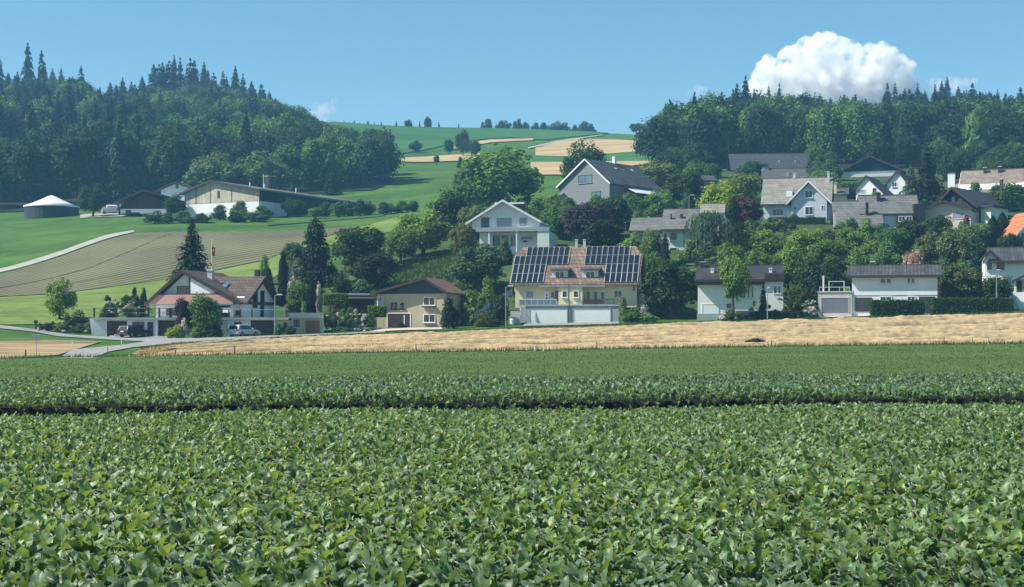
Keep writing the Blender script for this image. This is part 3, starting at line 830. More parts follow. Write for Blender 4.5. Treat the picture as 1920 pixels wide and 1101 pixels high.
st = House('garden_stairs', 'concrete garden stairs with a pale rail climbing beside the white garages', 'stairs', 975, 608, 199, 0)
for i in range(9):
    MB().box(-1.3 + i * -0.0 + 0.0, 0.0, 0.3 + i * 0.3, 0.6 + i * 0.3, -1.0, 0.18 + i * 0.2).build('step', 'concrete', st.e)
MB().tube((0.05, 0.2, 1.0), (0.05, 3.0, 2.8), 0.03).build('handrail', 'pale_metal', st.e)

# --- chalet on the left with its terrace
H = House('garage_terrace', 'long white garage block with maroon doors and a railed terrace on top', 'garage', 345, 632, 196, -10)
H.box('wall', 178, 515, 600, 632, 0.0, 9.0, 'white_plaster', down=1.5)
H.box('deck', 176, 542, 595.5, 599.8, -0.5, 9.1, 'concrete')
H.gdoor(203, 236, 604, 631.5, -0.003, 'garage_maroon', 5, 'dark_brown')
H.gdoor(472, 512, 602.5, 629.5, -0.003, 'garage_maroon', 5, 'dark_brown')
H.gdoor(299, 330, 603, 630, -0.003, 'garage_maroon', 5, 'dark_brown')
H.win(250, 269, 605, 620.5, -0.003, 2, frame='dark_frame')
H.door(278, 286, 605, 630, -0.003, 'garage_maroon', 'dark_brown')
H.door(441, 452, 605, 630, -0.003, 'garage_maroon', 'dark_brown')
H.box('pillar', 293, 296.5, 600, 631, -0.45, -0.15, 'white_trim')
H.box('pillar', 428, 431, 600, 630, -0.45, -0.15, 'white_trim')
H.box('link_wall', 515.3, 545, 600, 631, 0.8, 6, 'white_plaster', down=1.5)
H.win(532, 536.5, 606, 615, 0.79, 1, frame='dark_frame')
H.rail(178, 320, 577.5, 596.5, -0.3, 8, 'dark_brown', 2, 'pale_wood', 0.2)
H.rail(322, 538, 580, 595.8, -0.3, 11, 'dark_brown', 1, 'pale_metal', 0.16)
MB().box(H.x(430) , H.x(431), 0, 0.1, H.z(596), H.z(595)).build('deck_edge', 'concrete', H.e)
H.prism('wing_wall', [(172, 625), (178, 632), (178.5, 598), (168, 597)], 0.0, 0.3, 'white_plaster')

H = House('chalet', 'white chalet with brown tiled cross-gabled roof and salmon boarded balcony front', 'house', 362, 597, 199, -25)
def mx(v): return v * H.k
W2, hw = 6.3, mx(597 - 562)
zap = mx(597 - 506)
MB().prism([(-W2 + 0.9, -0.6), (W2 - 0.6, -0.6), (W2 - 0.6, hw + 0.2), (-0.9, zap - 0.3), (-W2 + 0.9, hw - 0.1)], 0.0, 12).build('wall', 'white_plaster', H.e)
xr = -1.2; zl, zrr = hw - 0.55, hw - 0.35
m = MB().prism([(-W2 - 0.3, zl - 0.28), (xr, zap - 0.28), (W2 + 0.9, zrr - 0.28), (W2 + 0.9, zrr), (xr, zap), (-W2 - 0.3, zl)], -0.9, 12.4)
rf = m.build('roof', 'tile_brown', H.e)
MB().prism([(-W2 - 0.3, zl - 0.45), (xr, zap - 0.45), (W2 + 0.9, zrr - 0.45), (W2 + 0.9, zrr + 0.05), (xr, zap + 0.05), (-W2 - 0.3, zl + 0.05)], -1.02, -0.903).build('verge_board', 'dark_brown', rf)
MB().prism([(-W2 + 0.2, hw - 0.6), (W2 - 0.2, hw - 0.6), (W2 - 0.2, hw + 0.1), (W2 - 1.0, hw + 0.65), (-W2 + 0.9, hw + 0.65)], -0.85, -0.7).build('balcony_front', 'salmon_board', H.e)
MB().box(-W2 + 0.3, W2 - 0.4, -0.8, 0, hw - 0.75, hw - 0.62).build('balcony_floor', 'concrete', H.e)
MB().box(-W2 + 1.1, W2 - 1.2, -0.84, -0.68, hw + 0.66, hw + 0.8).build('balcony_rail', 'dark_brown', H.e)
MB().box(-0.35, -0.1, -0.65, -0.003, hw + 0.66, zap - 1.0).build('balcony_screen', 'dark_brown', H.e)
H.win(-2.2, -0.6, hw + 1.75, hw + 0.82, -0.003, 1, metres=True, frame='dark_frame', sill=False)
MB().prism([(-0.05, hw + 0.81), (3.4, hw + 0.81), (3.4, hw + 1.35), (-0.05, hw + 3.3)], -0.66, -0.55).build('gable_panel', 'white_trim', H.e)
H.win(-3.9, -2.2, hw - 1.1, hw - 2.15, -0.003, 1, metres=True, frame='white_trim')
H.win(3.6, 5.2, hw - 0.9, hw - 2.3, -0.003, 1, metres=True, frame='dark_frame')
MB().box(1.8, W2 - 0.7, -0.6, -0.003, 0.75, 1.4).build('bay_parapet', 'white_plaster', H.e)
# cross wing with its gable to the right
gx, y0, y1, yc = W2 + 0.6, 0.9, 11.6, 6.2
zw = mx(597 - 516); ze = hw + 0.25
MB().prism_x([(y0, -0.6), (y1, -0.6), (y1, ze), (yc, zw - 0.35), (y0, ze)], 0.5, gx).build('wing_wall', 'white_plaster', H.e)
rw = MB().prism_x([(y0 - 1.0, ze - 0.85), (yc, zw - 0.28), (y1 + 1.0, ze - 0.85), (y1 + 1.0, ze - 0.6), (yc, zw), (y0 - 1.0, ze - 0.6)], xr - 0.3, gx + 0.9).build('wing_roof', 'tile_brown', H.e)
MB().prism_x([(y0 - 1.0, ze - 1.0), (yc, zw - 0.42), (y1 + 1.0, ze - 1.0), (y1 + 1.0, ze - 0.55), (yc, zw + 0.05), (y0 - 1.0, ze - 0.55)], gx + 0.903, gx + 1.0).build('verge_board', 'dark_brown', rw)
Ms = M_side(gx)
for u0, u1 in ((4.2, 5.4), (6.6, 7.8)): H.win(u0, u1, zw - 2.0, zw - 3.6, -0.003, 1, metres=True, M=Ms, frame='dark_frame', sill=False)
H.win(3.9, 5.2, 3.2, 1.5, -0.003, 1, metres=True, M=Ms, frame='dark_frame', sill=False)
H.win(6.6, 7.6, 3.2, 0.3, -0.003, 1, metres=True, M=Ms, frame='dark_frame', sill=False)
MB().box(0.5, 1.2, 3.4, 4.0, zw - 1.8, zw + 0.7).build('chimney', 'concrete', H.e)
MB().box(0.4, 1.3, 3.3, 4.1, zw + 0.703, zw + 0.85).build('chimney_cap', 'pale_metal', H.e)
MB().prism_x([(3.3, zw - 1.6), (4.2, zw - 0.95), (4.15, zw - 0.85), (3.25, zw - 1.5)], 2.6, 3.4).build('skylight', 'blue_window', H.e)
MB().box(6.0, 6.6, 6.6, 7.2, zw - 0.5, zw + 0.9).build('chimney', 'dark_brown', H.e)

H = House('small_garage', 'small beige flat-roofed garage with one red-brown door', 'garage', 575, 627, 196, 0)
H.box('wall', 546, 604, 597, 627, 0.0, 6.0, 'beige_plaster', down=1.5)
H.box('roof_edge', 541, 606.5, 586.5, 596.8, -0.25, 6.2, 'concrete')
H.prism('side_wing', [(602.5, 630), (608.5, 630), (606.5, 596.5), (604.3, 596.5)], -0.6, -0.02, 'concrete')
H.gdoor(573, 600, 600.5, 626, -0.003, 'garage_brown', 5, 'pale_wood')
H.win(552, 555, 601, 612, -0.003, 1, frame='dark_frame'); H.win(557, 560, 601, 612, -0.003, 1, frame='dark_frame')

# --- beige house with the iron number on its front
H = House('numbered_house', 'beige house with dark gable, red-brown roof and black iron numerals on the wall', 'house', 775, 616, 200, -20)
H.gable_front(706, 836, 0, 551, 551, 616, (797, 526), 0.0, 7.0, 'beige_plaster')
MB().prism([(H.x(702), H.z(551)), (H.x(838), H.z(551)), (H.x(800), H.z(526.5))], -0.08, -0.004).build('gable_cladding', 'navy_board', H.e)
H.chevron((697, 549), (799, 521), (842, 549), -0.9, 7.8, 'tile_rust', 0.2, 'dark_brown')
H.win(795, 815, 558.5, 572, -0.003, 2, frame='white_trim'); H.win(795, 815, 590.5, 604, -0.003, 2, frame='white_trim')
MB().box(H.x(793), H.x(817), -0.35, -0.1, H.z(577), H.z(574)).build('flower_box', 'dark_brown', H.e)
H.gdoor(727, 769, 588, 614, -0.003, 'dark_brown', 6, 'white_trim')
H.box('glazed_strip', 757, 759, 591, 608, -0.05, -0.034, 'pale_metal')
H.win(708, 717, 557, 574, -0.003, 1, ny=2, frame='white_trim', pane='blue_window')
def iron(strokes, x0, zb, h, depth=0.08, w=0.17):
    m = MB()
    for line in strokes:
        for (a, b), (c, d) in zip(line, line[1:]):
            m.tube((x0 + a * h, -0.14, zb + b * h), (x0 + c * h, -0.14, zb + d * h), w * 0.55, n=6)
    return m
nh = 11.5 * H.k
dig = {'1': [[(-0.05, 0.0), (0.1, 0.45), (0.28, 1.05)], [(0.28, 1.05), (0.02, 0.72)]],
       '2': [[(0.55, 0.78), (0.68, 1.0), (0.85, 1.0), (0.95, 0.8), (0.8, 0.5), (0.5, 0.08), (0.98, 0.08)]],
       '5': [[(2.15, 0.85), (1.72, 0.85), (1.6, 0.55), (1.95, 0.58), (2.1, 0.38), (2.0, 0.12), (1.6, 0.1)]]}
plate = MB().box(H.x(733), H.x(760), -0.16, -0.10, H.z(581), H.z(579.6)).build('number_sign', 'black_metal', H.e)
for ch, stx in dig.items():
    iron(stx, H.x(734), H.z(579.5), nh).build('numeral', 'black_metal', plate)
C2 = House('carport', 'flat-roofed carport joined to the beige house beside the lime hedge', 'carport', 678, 612, 203, 0)
C2.box('roof', 653, 704, 550, 553.5, -0.5, 5.0, 'pale_metal'); C2.box('fascia', 653, 704, 557, 560, -0.5, -0.3, 'pale_wood')
C2.box('back_wall', 655, 702, 553.7, 595, 4.0, 4.3, 'dark_brown', down=2)
C2.box('post', 654, 656, 560.2, 600, -0.45, -0.25, 'dark_brown', down=1); C2.box('post', 700, 702, 560.2, 600, -0.45, -0.25, 'dark_brown', down=1)

# --- white gabled house behind the solar roof
H = House('gabled_villa', 'white gabled house with long balcony above the solar roof', 'house', 950, 462, 242, -9)
H.gable_front(884, 1010, 0, 415, 415, 427, (944, 377), 0.6, 12.0, 'white_plaster', 0.1)
H.box('lower_wall', 896, 1026, 433, 462, 1.5, 12, 'white_plaster', down=2)
H.box('balcony', 893, 1030, 427, 434.5, -0.6, 1.6, 'grey_concrete')
H.box('terrace_wall', 1008, 1030, 434.7, 462, -0.5, 1.4, 'pale_green_plaster', down=2)
H.chevron((873, 418), (943, 374.5), (1015, 416), -0.3, 12.5, 'silver_roof', 0.2, 'white_trim')
H.win(902, 915, 408, 425, 0.59, 2, frame='dark_frame', sill=False); H.shut(930, 959, 408, 425, 0.59, 'shutter_grey', 'white_trim', 8); H.shut(973, 987, 408, 425, 0.59, 'shutter_grey', 'white_trim', 8)
H.win(921, 951, 440, 461, 1.49, 2, frame='white_trim', sill=False); H.win(954, 967, 440, 461, 1.49, 2, frame='white_trim', sill=False)
H.win(974, 997, 442, 448, 1.49, 1, pane='blue_window')
H.box('pillar', 916, 919, 434.7, 462, -0.5, -0.2, 'white_trim', down=1); H.box('pillar', 968, 970.5, 434.7, 462, -0.5, -0.2, 'white_trim', down=1)
H.box('mailbox', 978, 986, 451, 454, 1.35, 1.48, 'black_metal')
H.box('roof_crosspiece', 916, 972, 374, 376.5, 6.0, 7.0, 'white_trim'); H.box('rear_dormer', 918, 970, 377, 392, 6.2, 9.0, 'dark_brown')

# --- grey gabled house on the slope
H = House('grey_house', 'tall grey plastered house with slate roof and pale awning roof', 'house', 1095, 384, 330, -38)
kk = H.k; W2 = 47 * kk / H.c; L = 95 * kk / math.sin(R(38)) * 1.06
zE_, zR_ = (384 - 346) * kk, (384 - 299) * kk
MB().prism([(-W2, -2.5), (W2, -2.5), (W2, zE_), (0.6, zR_ - 0.25), (-W2, zE_)], 0, L).build('wall', 'grey_plaster', H.e)
rf = MB().prism([(-W2 - 0.5, zE_ - 0.45), (0.6, zR_ - 0.2), (W2 + 0.5, zE_ - 0.45), (W2 + 0.5, zE_ - 0.2), (0.6, zR_ + 0.05), (-W2 - 0.5, zE_ - 0.2)], -0.5, L + 0.5).build('roof', 'slate', H.e)
MB().prism([(-W2 - 0.5, zE_ - 0.5), (0.6, zR_ - 0.25), (W2 + 0.5, zE_ - 0.5), (W2 + 0.5, zE_ - 0.15), (0.6, zR_ + 0.1), (-W2 - 0.5, zE_ - 0.15)], -0.62, -0.503).build('verge_board', 'white_trim', rf)
H.win(-1.5, 2.2, zR_ - 3.6, zR_ - 5.2, -0.003, 2, metres=True, pane='blue_window', frame='dark_frame')
H.win(2.2, 4.6, zR_ - 7.4, zR_ - 9.6, -0.003, 2, metres=True, pane='blue_window', frame='dark_frame')
MB().prism_x([(L * 0.30, zE_ - 2.6), (L * 0.98, zE_ - 2.6), (L * 0.98, zE_ - 2.4), (L * 0.30, zE_ - 2.4)], W2 + 0.01, W2 + 0.02).build('ledge', 'dark_brown', H.e)
aw = MB(); aw.v = [(W2 + 0.05, L * 0.3, zE_ - 0.6), (W2 + 0.05, L, zE_ - 0.6), (W2 + 3.2, L, zE_ - 2.0), (W2 + 3.2, L * 0.3, zE_ - 2.0)]; aw.v += [(x, y, z - 0.12) for x, y, z in aw.v]
aw.f = [(0, 3, 2, 1), (4, 5, 6, 7), (0, 4, 7, 3), (1, 2, 6, 5), (2, 3, 7, 6), (0, 1, 5, 4)]
aw.build('awning_roof', 'silver_roof', H.e)
MB().box(W2 + 0.05, W2 + 2.8, L * 0.3 + 0.1, L - 0.2, -2.0, zE_ - 2.2).build('lean_to', 'dark_boards', H.e)
MB().box(0.2, 0.9, L * 0.52, L * 0.52 + 0.7, zR_ - 0.8, zR_ + 1.5).build('chimney', 'white_trim', H.e)
slp = (zE_ - zR_) / (W2 - 0.6)
for yy, xx in ((0.42, 2.2), (0.57, 2.4), (0.75, 1.9), (0.78, 3.2)):
    z0_ = zR_ + slp * (xx - 0.6) + 0.1
    m = MB(); m.v = [(xx, L * yy, z0_), (xx + 1.0, L * yy, z0_ + slp), (xx + 1.0, L * yy + 0.9, z0_ + slp), (xx, L * yy + 0.9, z0_)]; m.v += [(x, y, z - 0.15) for x, y, z in m.v]
    m.f = [(0, 1, 2, 3), (7, 6, 5, 4), (0, 4, 5, 1), (1, 5, 6, 2), (2, 6, 7, 3), (3, 7, 4, 0)]
    m.build('skylight', 'pale_metal', H.e)

# --- pale green house with two-level grey roof
H = House('two_level_house', 'pale house with a stepped plain grey roof beside the weeping tree', 'house', 1255, 475, 250, -5)
H.box('wall', 1182, 1240, 432, 475, 1.0, 9.0, 'pale_green_plaster', down=2.5)
H.box('wall', 1240.2, 1290, 430, 475, 0.4, 10.0, 'pale_green_plaster', down=2.5)
H.saddle(1178, 1241, 432, 407, 0.3, 5.0, 9.7, 'eternit_grey', 0.25, 'dark_frame'); H.saddle(1239, 1308, 430, 392, -0.3, 5.4, 10.6, 'eternit_grey', 0.25, 'dark_frame')
H.saddle(1308.3, 1356, 400, 383, 4, 7, 11, 'eternit_pale', 0.25); H.box('rear_wall', 1310, 1354, 398, 430, 4.5, 10.5, 'white_plaster', down=3)
H.win(1256, 1269, 436, 450, 0.39, 1, frame='white_trim'); H.win(1256, 1269, 465, 472, 0.39, 1, frame='white_trim')
H.chimney(1256, 402, 411, 3, 2.5, 'dark_frame'); H.chimney(1275, 402, 410, 5, 2.8, 'dark_frame'); H.chimney(1212, 404, 408, 4, 5.0, 'concrete')

# --- blue-grey house with the steep front gable
H = House('steep_gable_house', 'blue-grey house with steep front gable and pale weathered roof above a tall hedge', 'house', 1492, 412, 285, -4)
H.body_x(1430, 1555, 381, 334, 412, 1.2, 6.5, 11.8, 'blue_grey_plaster', 3)
H.saddle(1425, 1559, 382, 333.5, 0.5, 6.5, 12.5, 'eternit_pale', 0.25, 'dark_frame')
H.gable_front(1484, 1550, 0, 376, 376, 412, (1517, 344), 0.0, 5.0, 'blue_grey_plaster', 3, 'gable_wall')
H.chevron((1474, 382), (1516, 339.5), (1559, 382), -0.6, 5.5, 'eternit_pale', 0.22, 'white_trim', 'gable_roof')
H.win(1510, 1523, 359, 371, -0.003, 2); H.win(1510, 1524, 389, 403, -0.003, 2); H.win(1448, 1468, 391, 403, 1.19, 3); H.win(1489, 1493, 388, 394, -0.003, 1, sill=False); H.win(1540, 1544, 387, 393, -0.003, 1, sill=False)
H.chimney(1485, 325, 335, 5, 6.5, 'concrete', 'pale_metal'); H.chimney(1549, 323, 345, 4, 5.5, 'pale_metal', 'pale_metal')
MB().box(H.x(1473, 3), H.x(1484, 3), 2.2, 3.4, H.z(372, 3), H.z(358, 3)).build('roof_dormer', 'white_trim', H.e)

# --- long grey roof
H = House('grey_roof_house', 'low house under a broad weathered grey roof with black chimneys', 'house', 1650, 440, 265, 6)
H.body_x(1572, 1656, 424, 380, 440, 0.8, 6.5, 12.6, 'white_plaster', 3); H.body_x(1656.3, 1725, 399, 371, 440, 3.6, 7.2, 13.0, 'white_plaster', 3)
H.saddle(1564, 1658, 427, 376, 0.0, 6.5, 13.0, 'eternit_grey', 0.25, 'dark_frame'); H.saddle(1615, 1729, 401, 366, 3.2, 7.2, 13.5, 'eternit_grey', 0.25, 'dark_frame')
H.box('veranda', 1684, 1716, 402, 440, 2.0, 3.0, 'dark_boards', down=2); H.win(1688, 1699, 405, 414, 1.99, 2); H.win(1702, 1712, 405, 414, 1.99, 2)
H.chimney(1629, 380, 402, 5, 3.0, 'black_metal', 'black_metal'); H.chimney(1654, 362, 377, 7, 6.0, 'dark_frame', 'black_metal')
H.box('party_wall', 1563, 1567, 400, 440, -0.3, 0.6, 'concrete', down=3)
H.box('side_wall', 1716.5, 1738, 381, 430, 2.5, 9, 'dark_boards', down=2)

# --- cream house with shallow gable and the dark chalet behind it
H = House('shallow_gable_house', 'cream house with a shallow dark-edged gable in front of the dark chalet', 'house', 1780, 415, 268, -6)
H.gable_front(1726, 1820, 0, 393, 391, 415, (1772, 379), 0.0, 8.0, 'pink_plaster', 4)
H.chevron((1718, 394), (1770, 376), (1824, 392), -0.9, 8.5, 'slate_dark', 0.22, 'dark_brown')
H.shut(1786, 1807, 398, 411, -0.003, 'shutter_grey')
H = House('dark_chalet', 'dark timber chalet with slate roof and balcony above the cream gable', 'house', 1805, 400, 282, -24)
H.gable_front(1762, 1835, 0, 384, 386, 400, (1790, 354), 0.0, 11.0, 'dark_boards', 4)
H.chevron((1758, 383), (1789, 350), (1838, 390), -1.2, 14.0, 'slate_dark', 0.25, 'dark_brown')
H.win(1784, 1791, 368, 379, -0.003, 1, frame='dark_frame', pane='blue_window')
H.box('balcony_rail', 1772, 1806, 379, 384, -1.0, -0.9, 'dark_brown'); H.chimney(1840, 340, 372, 5, 9.0, 'dark_frame', 'pale_metal')
H.box('wing', 1828, 1853, 390, 405, 1.0, 9, 'pale_green_plaster', down=4); H.box('wing_roof', 1822, 1860, 387, 389.8, 0.3, 10, 'slate_dark')

# --- long pinkish roof at the right edge
H = House('pink_roof_house', 'long house with a pinkish brown tiled roof near the wood', 'house', 1855, 365, 330, -4)
H.body_x(1795, 1930, 352, 320, 365, 0.8, 8.0, 15.0, 'white_plaster', 4)
H.saddle(1796, 1916, 361, 319, -0.3, 8.0, 16.0, 'tile_pink', 0.25, 'dark_frame'); H.saddle(1786, 1797, 350, 336, 3, 8.0, 13.0, 'tile_pink', 0.25)
H.saddle(1916.3, 1950, 362, 318, -0.3, 8.0, 16.0, 'tile_pink', 0.25)
H.chimney(1780, 321, 350, 13, 6.0, 'white_plaster', 'dark_brown'); H.chimney(1843, 314, 326, 6, 7.0, 'dark_brown', 'pale_metal'); H.chimney(1870, 313, 326, 6, 7.0, 'dark_brown', 'pale_metal')

# --- white steep gables under the wood
H = House('white_gable_cottage', 'small white cottage with steep dark roof half hidden by bushes', 'house', 1637, 368, 315, -14)
H.gable_front(1605, 1655, 0, 353, 360, 368, (1624, 331), 0.0, 10, 'white_plaster', 4)
H.chevron((1600, 355), (1624, 328.5), (1662, 366), -0.4, 10.5, 'slate_dark', 0.22, 'dark_frame')
H.shut(1608, 1622, 355, 361, -0.003, 'shutter_grey'); H.win(1637, 1642, 354, 361, -0.003, 1, frame='dark_frame')
MB().box(5.0, 5.8, 4, 5, 1.0, 2.2).build('skylight', 'pale_metal', H.e)
H = House('rear_white_cottage', 'white gable end peeping out between the cottage and the dark conifer', 'house', 1685, 360, 330, -10)
H.gable_front(1663, 1700, 0, 345, 345, 360, (1682, 322), 0.0, 9, 'white_plaster', 4)
H.chevron((1658, 347), (1682, 319.5), (1706, 347), -0.4, 9.5, 'slate_dark', 0.22, 'dark_frame'); H.win(1673, 1681, 342, 350, -0.003, 2)

# --- dark barn gable and dark roofs below the wood
H = House('dark_barn', 'dark barn with wide black gable and pale base band at the wood edge', 'barn', 1632, 342, 395, -3)
H.gable_front(1580, 1688, 0, 320, 320, 342, (1630, 294), 0.0, 25, 'white_plaster', 4)
MB().prism([(H.x(1577), H.z(321)), (H.x(1692), H.z(321)), (H.x(1634), H.z(293.5))], -0.25, -0.004).build('gable_cladding', 'black_boards', H.e)
H.chevron((1570, 323), (1630, 291.5), (1698, 323), -1.2, 26, 'slate_dark', 0.3, 'dark_frame')
H.box('pale_band', 1576, 1690, 326, 332, -0.6, -0.3, 'pale_metal'); H.box('gate', 1600, 1625, 333, 342, -0.05, -0.004, 'dark_boards')
H = House('dark_farmhouse', 'dark farmhouse roof below the trees at the wood edge', 'house', 1447, 330, 420, 6)
H.body_x(1378, 1518, 316, 289, 330, 1, 8, 16, 'dark_boards', 4)
H.saddle(1370, 1522, 319, 288, 0, 8, 17, 'slate_dark', 0.3, 'dark_frame'); H.chimney(1464, 300, 307, 3, 4.0, 'pale_metal'); H.chimney(1494, 300, 305, 3, 4.0, 'pale_metal')
H = House('blue_slate_house', 'house with a plain bluish slate roof behind the steep-gabled house', 'house', 1470, 342, 325, 2)
H.body_x(1432, 1512, 334, 317, 342, 1, 5, 9, 'grey_plaster', 4); H.saddle(1428, 1513, 335, 316, 0.3, 5, 10, 'slate', 0.25, 'dark_frame'); H.chimney(1437, 313, 320, 11, 5, 'concrete')
H.chimney(1478, 324, 331, 4, 2.0, 'concrete', 'pale_metal'); MB().box(H.x(1471), H.x(1472.5), 0.25, 9.5, H.z(333), H.z(332)).build('roof_joint', 'dark_frame', H.e)
H = House('yellow_chimney_house', 'low house with a yellow chimney right of the steep-gabled house', 'house', 1572, 372, 302, 0)
H.body_x(1560, 1588, 362, 354, 372, 1, 4, 7, 'cream_plaster', 4); H.saddle(1556, 1592, 364, 353, 0.2, 4, 8, 'slate', 0.2); H.chimney(1565, 343, 366, 7, 1.0, 'cream_plaster', 'pale_metal')
H = House('garden_shed', 'small grey shed roof among the trees above the yellow tree', 'shed', 1330, 345, 330, 25)
H.body_x(1318, 1342, 338, 329, 345, 0.4, 2.5, 5, 'grey_plaster', 3); H.saddle(1315, 1346, 338, 328, 0, 2.5, 5.4, 'slate', 0.15)

# --- orange roof, right edge
H = House('orange_roof_house', 'white house with bright orange tiled roof cut by the picture edge', 'house', 1915, 462, 232, 22)
H.gable_front(1912, 1974, 0, 432, 432, 470, (1944, 402), 0.0, 8, 'white_plaster', 3)
H.chevron((1904, 439), (1944, 394), (1984, 439), -0.5, 8.4, 'tile_orange', 0.25, 'white_trim')
H.win(1917, 1920, 438, 455, -0.003, 1, frame='dark_frame', sill=False)

# --- white house with grey roof, right edge
H = House('corner_white_house', 'white house with grey ribbed roof behind the right clipped hedge', 'house', 1885, 525, 206, 4)
H.body_x(1856, 1990, 487, 466, 530, 0.6, 5.0, 10, 'white_plaster', 3)
H.saddle(1854, 1992, 489, 464, -0.4, 5.0, 10.5, 'ribbed_roof', 0.25, 'dark_frame')
H.gable_front(1846, 1874, 0, 487, 490, 522, (1856, 471), 0.25, 6, 'white_plaster', 3, 'gable_wall')
H.chevron((1840, 484), (1856, 468), (1880, 490), -0.5, 5, 'ribbed_roof', 0.2, 'dark_frame', 'gable_roof')
H.win(1852, 1858, 491, 505, 0.24, 1, frame='dark_frame'); H.win(1871, 1882, 490, 504, 0.2, 2, frame='dark_frame'); H.box('corner_wall', 1866, 1890, 488, 530, 0.3, 0.59, 'white_plaster', down=3)
H = House('garden_cabin', 'brown timber garden cabin with dark roof at the right picture edge', 'cabin', 1915, 570, 197, 0)
H.box('wall', 1905, 1945, 524, 548, 0, 3, 'barn_boards'); H.chevron((1898, 527), (1922, 515), (1950, 525), -0.5, 3.5, 'slate_dark', 0.15, 'dark_brown'); H.box('door', 1906, 1916, 527, 548, -0.05, -0.004, 'dark_brown')
H.box('base_wall', 1899, 1945, 548.2, 575, -0.3, 3.2, 'white_plaster', down=2); H.prism('stair_side', [(1896, 580), (1912, 580), (1902, 555), (1896, 549)], -1.2, -0.32, 'concrete')

# --- long white house with grey garage
H = House('long_white_house', 'long white house with ribbed grey roof behind the clipped hedge', 'house', 1680, 587, 192, 0)
H.box('wall', 1597, 1757, 514, 587, 0.0, 9.0, 'white_plaster', down=1.5)
H.saddle(1587, 1766, 516, 497, -0.5, 4.5, 9.5, 'ribbed_roof', 0.25, 'dark_frame')
H.win(1651, 1659, 523, 530.5, -0.003, 1); H.win(1662, 1670, 523, 530.5, -0.003, 1); H.win(1701.5, 1706.5, 523, 530.5, -0.003, 1); H.win(1709.5, 1714.5, 523, 530.5, -0.003, 1)
H.win(1651, 1671, 557, 563, -0.003, 2); H.win(1702, 1715, 557, 563, -0.003, 2); H.win(1724, 1751, 558, 585, -0.003, 2, frame='dark_frame', sill=False)
H.win(1604, 1617, 559, 583, -0.003, 1, frame='dark_frame', sill=False); H.win(1619, 1633, 559, 583, -0.003, 1, frame='dark_frame', sill=False)
H.box('string_course', 1597, 1757, 553, 554, -0.05, -0.004, 'grey_concrete')
H.box('garage', 1532, 1596.8, 548, 590, -0.3, 6, 'concrete', down=1.5)
H.gdoor(1539, 1590, 558.5, 586, -0.303, 'garage_grey', 8, 'concrete')
H.box('terrace_edge', 1531, 1595, 545.5, 547.8, -0.4, 6, 'concrete')
H.rail(1535, 1592, 537, 545.3, -0.2, 4, 'pale_metal', 1, 'pale_metal', 0.06)
H.box('pergola_post', 1540.5, 1543.5, 516, 545.3, 0.2, 0.4, 'white_trim'); H.rail(1552, 1581, 525.5, 545.3, 1.5, 2, 'pale_metal', 1, 'pale_metal', 0.1)
H.chimney(1636, 490, 500, 8, 4.5, 'dark_frame', 'pale_metal'); MB().tube((H.x(1759.5), -0.1, H.z(587)), (H.x(1759.5), -0.1, H.z(517)), 0.07).build('downpipe', 'dark_frame', H.e)

# --- white house with dark mansard roof
H = House('mansard_house', 'white house with deep dark roof behind the slender tree', 'house', 1388, 598, 196, -1)
H.box('wall', 1308, 1434, 533, 598, 0.0, 10.0, 'white_plaster', down=1.5); H.box('wing_wall', 1434.3, 1468, 526, 578, -0.6, 9.0, 'white_plaster', down=3)
H.box('plinth', 1306.5, 1436, 588, 598, -0.08, -0.003, 'grey_concrete', down=1); H.box('fascia', 1305, 1434, 524, 534, -0.9, 0.4, 'dark_brown')
H.saddle(1303, 1469, 524, 497, -0.9, 4.8, 10.5, 'tile_dark', 0.25, 'dark_frame'); H.box('ridge_clerestory', 1305, 1468, 494.5, 501, 4.5, 5.6, 'slate')
H.prism('wing_roof', [(1433, 526), (1470, 528), (1470, 514), (1434, 514)], -1.1, 4.0, 'dark_brown')
H.gdoor(1317, 1346, 571, 597, -0.003, 'garage_white', 4, 'white_trim')
for a in (1394.5, 1402, 1409.5): H.win(a, a + 3, 538, 558, -0.003, 1, frame='white_trim', sill=True)
H.win(1451, 1456, 537, 551, -0.603, 1, frame='white_trim', sill=False); H.win(1459, 1463, 537, 551, -0.603, 1, frame='white_trim', sill=False)
H.win(1364, 1370, 571, 577, -0.003, 1, frame='dark_frame'); H.win(1413, 1415, 566, 573, -0.003, 1, frame='dark_frame', sill=False)
H.chimney(1316, 490, 503, 8, 4.0, 'dark_frame', 'concrete'); H.chimney(1335, 503, 512, 6, 1.8, 'white_trim', 'white_trim'); H.chimney(1444, 503, 512, 6, 1.8, 'white_trim', 'white_trim')

# --- farm on the left
H = House('beige_barn', 'big barn with beige boarded gable, black long side and low grey roof', 'barn', 415, 405, 380, -38)
kk = H.k; W2 = 68 * kk / H.c; L = 78.0
zb = (405 - 380) * kk; zE_ = (405 - 357) * kk; zR_ = (405 - 338) * kk
MB().box(-W2, W2, 0, L, -3.0, zb).build('base_wall', 'white_plaster', H.e)
MB().prism([(-W2 - 0.05, zb + 0.003), (W2 + 0.05, zb + 0.003), (W2 + 0.05, zE_), (-3.0, zR_ - 0.2), (-W2 - 0.05, zE_)], -0.06, 0.3).build('gable_boards', 'barn_boards', H.e)
MB().box(W2 - 0.2, W2 + 0.05, 0.31, L, zb + 0.003, zE_).build('side_boards', 'black_boards', H.e)
MB().box(-W2 - 0.05, -W2 + 0.2, 0.31, L, zb + 0.003, zE_).build('side_boards', 'black_boards', H.e)
MB().box(W2 + 0.0, W2 + 0.06, 12, L, -2, zb + 0.002).build('side_curtain', 'black_boards', H.e)
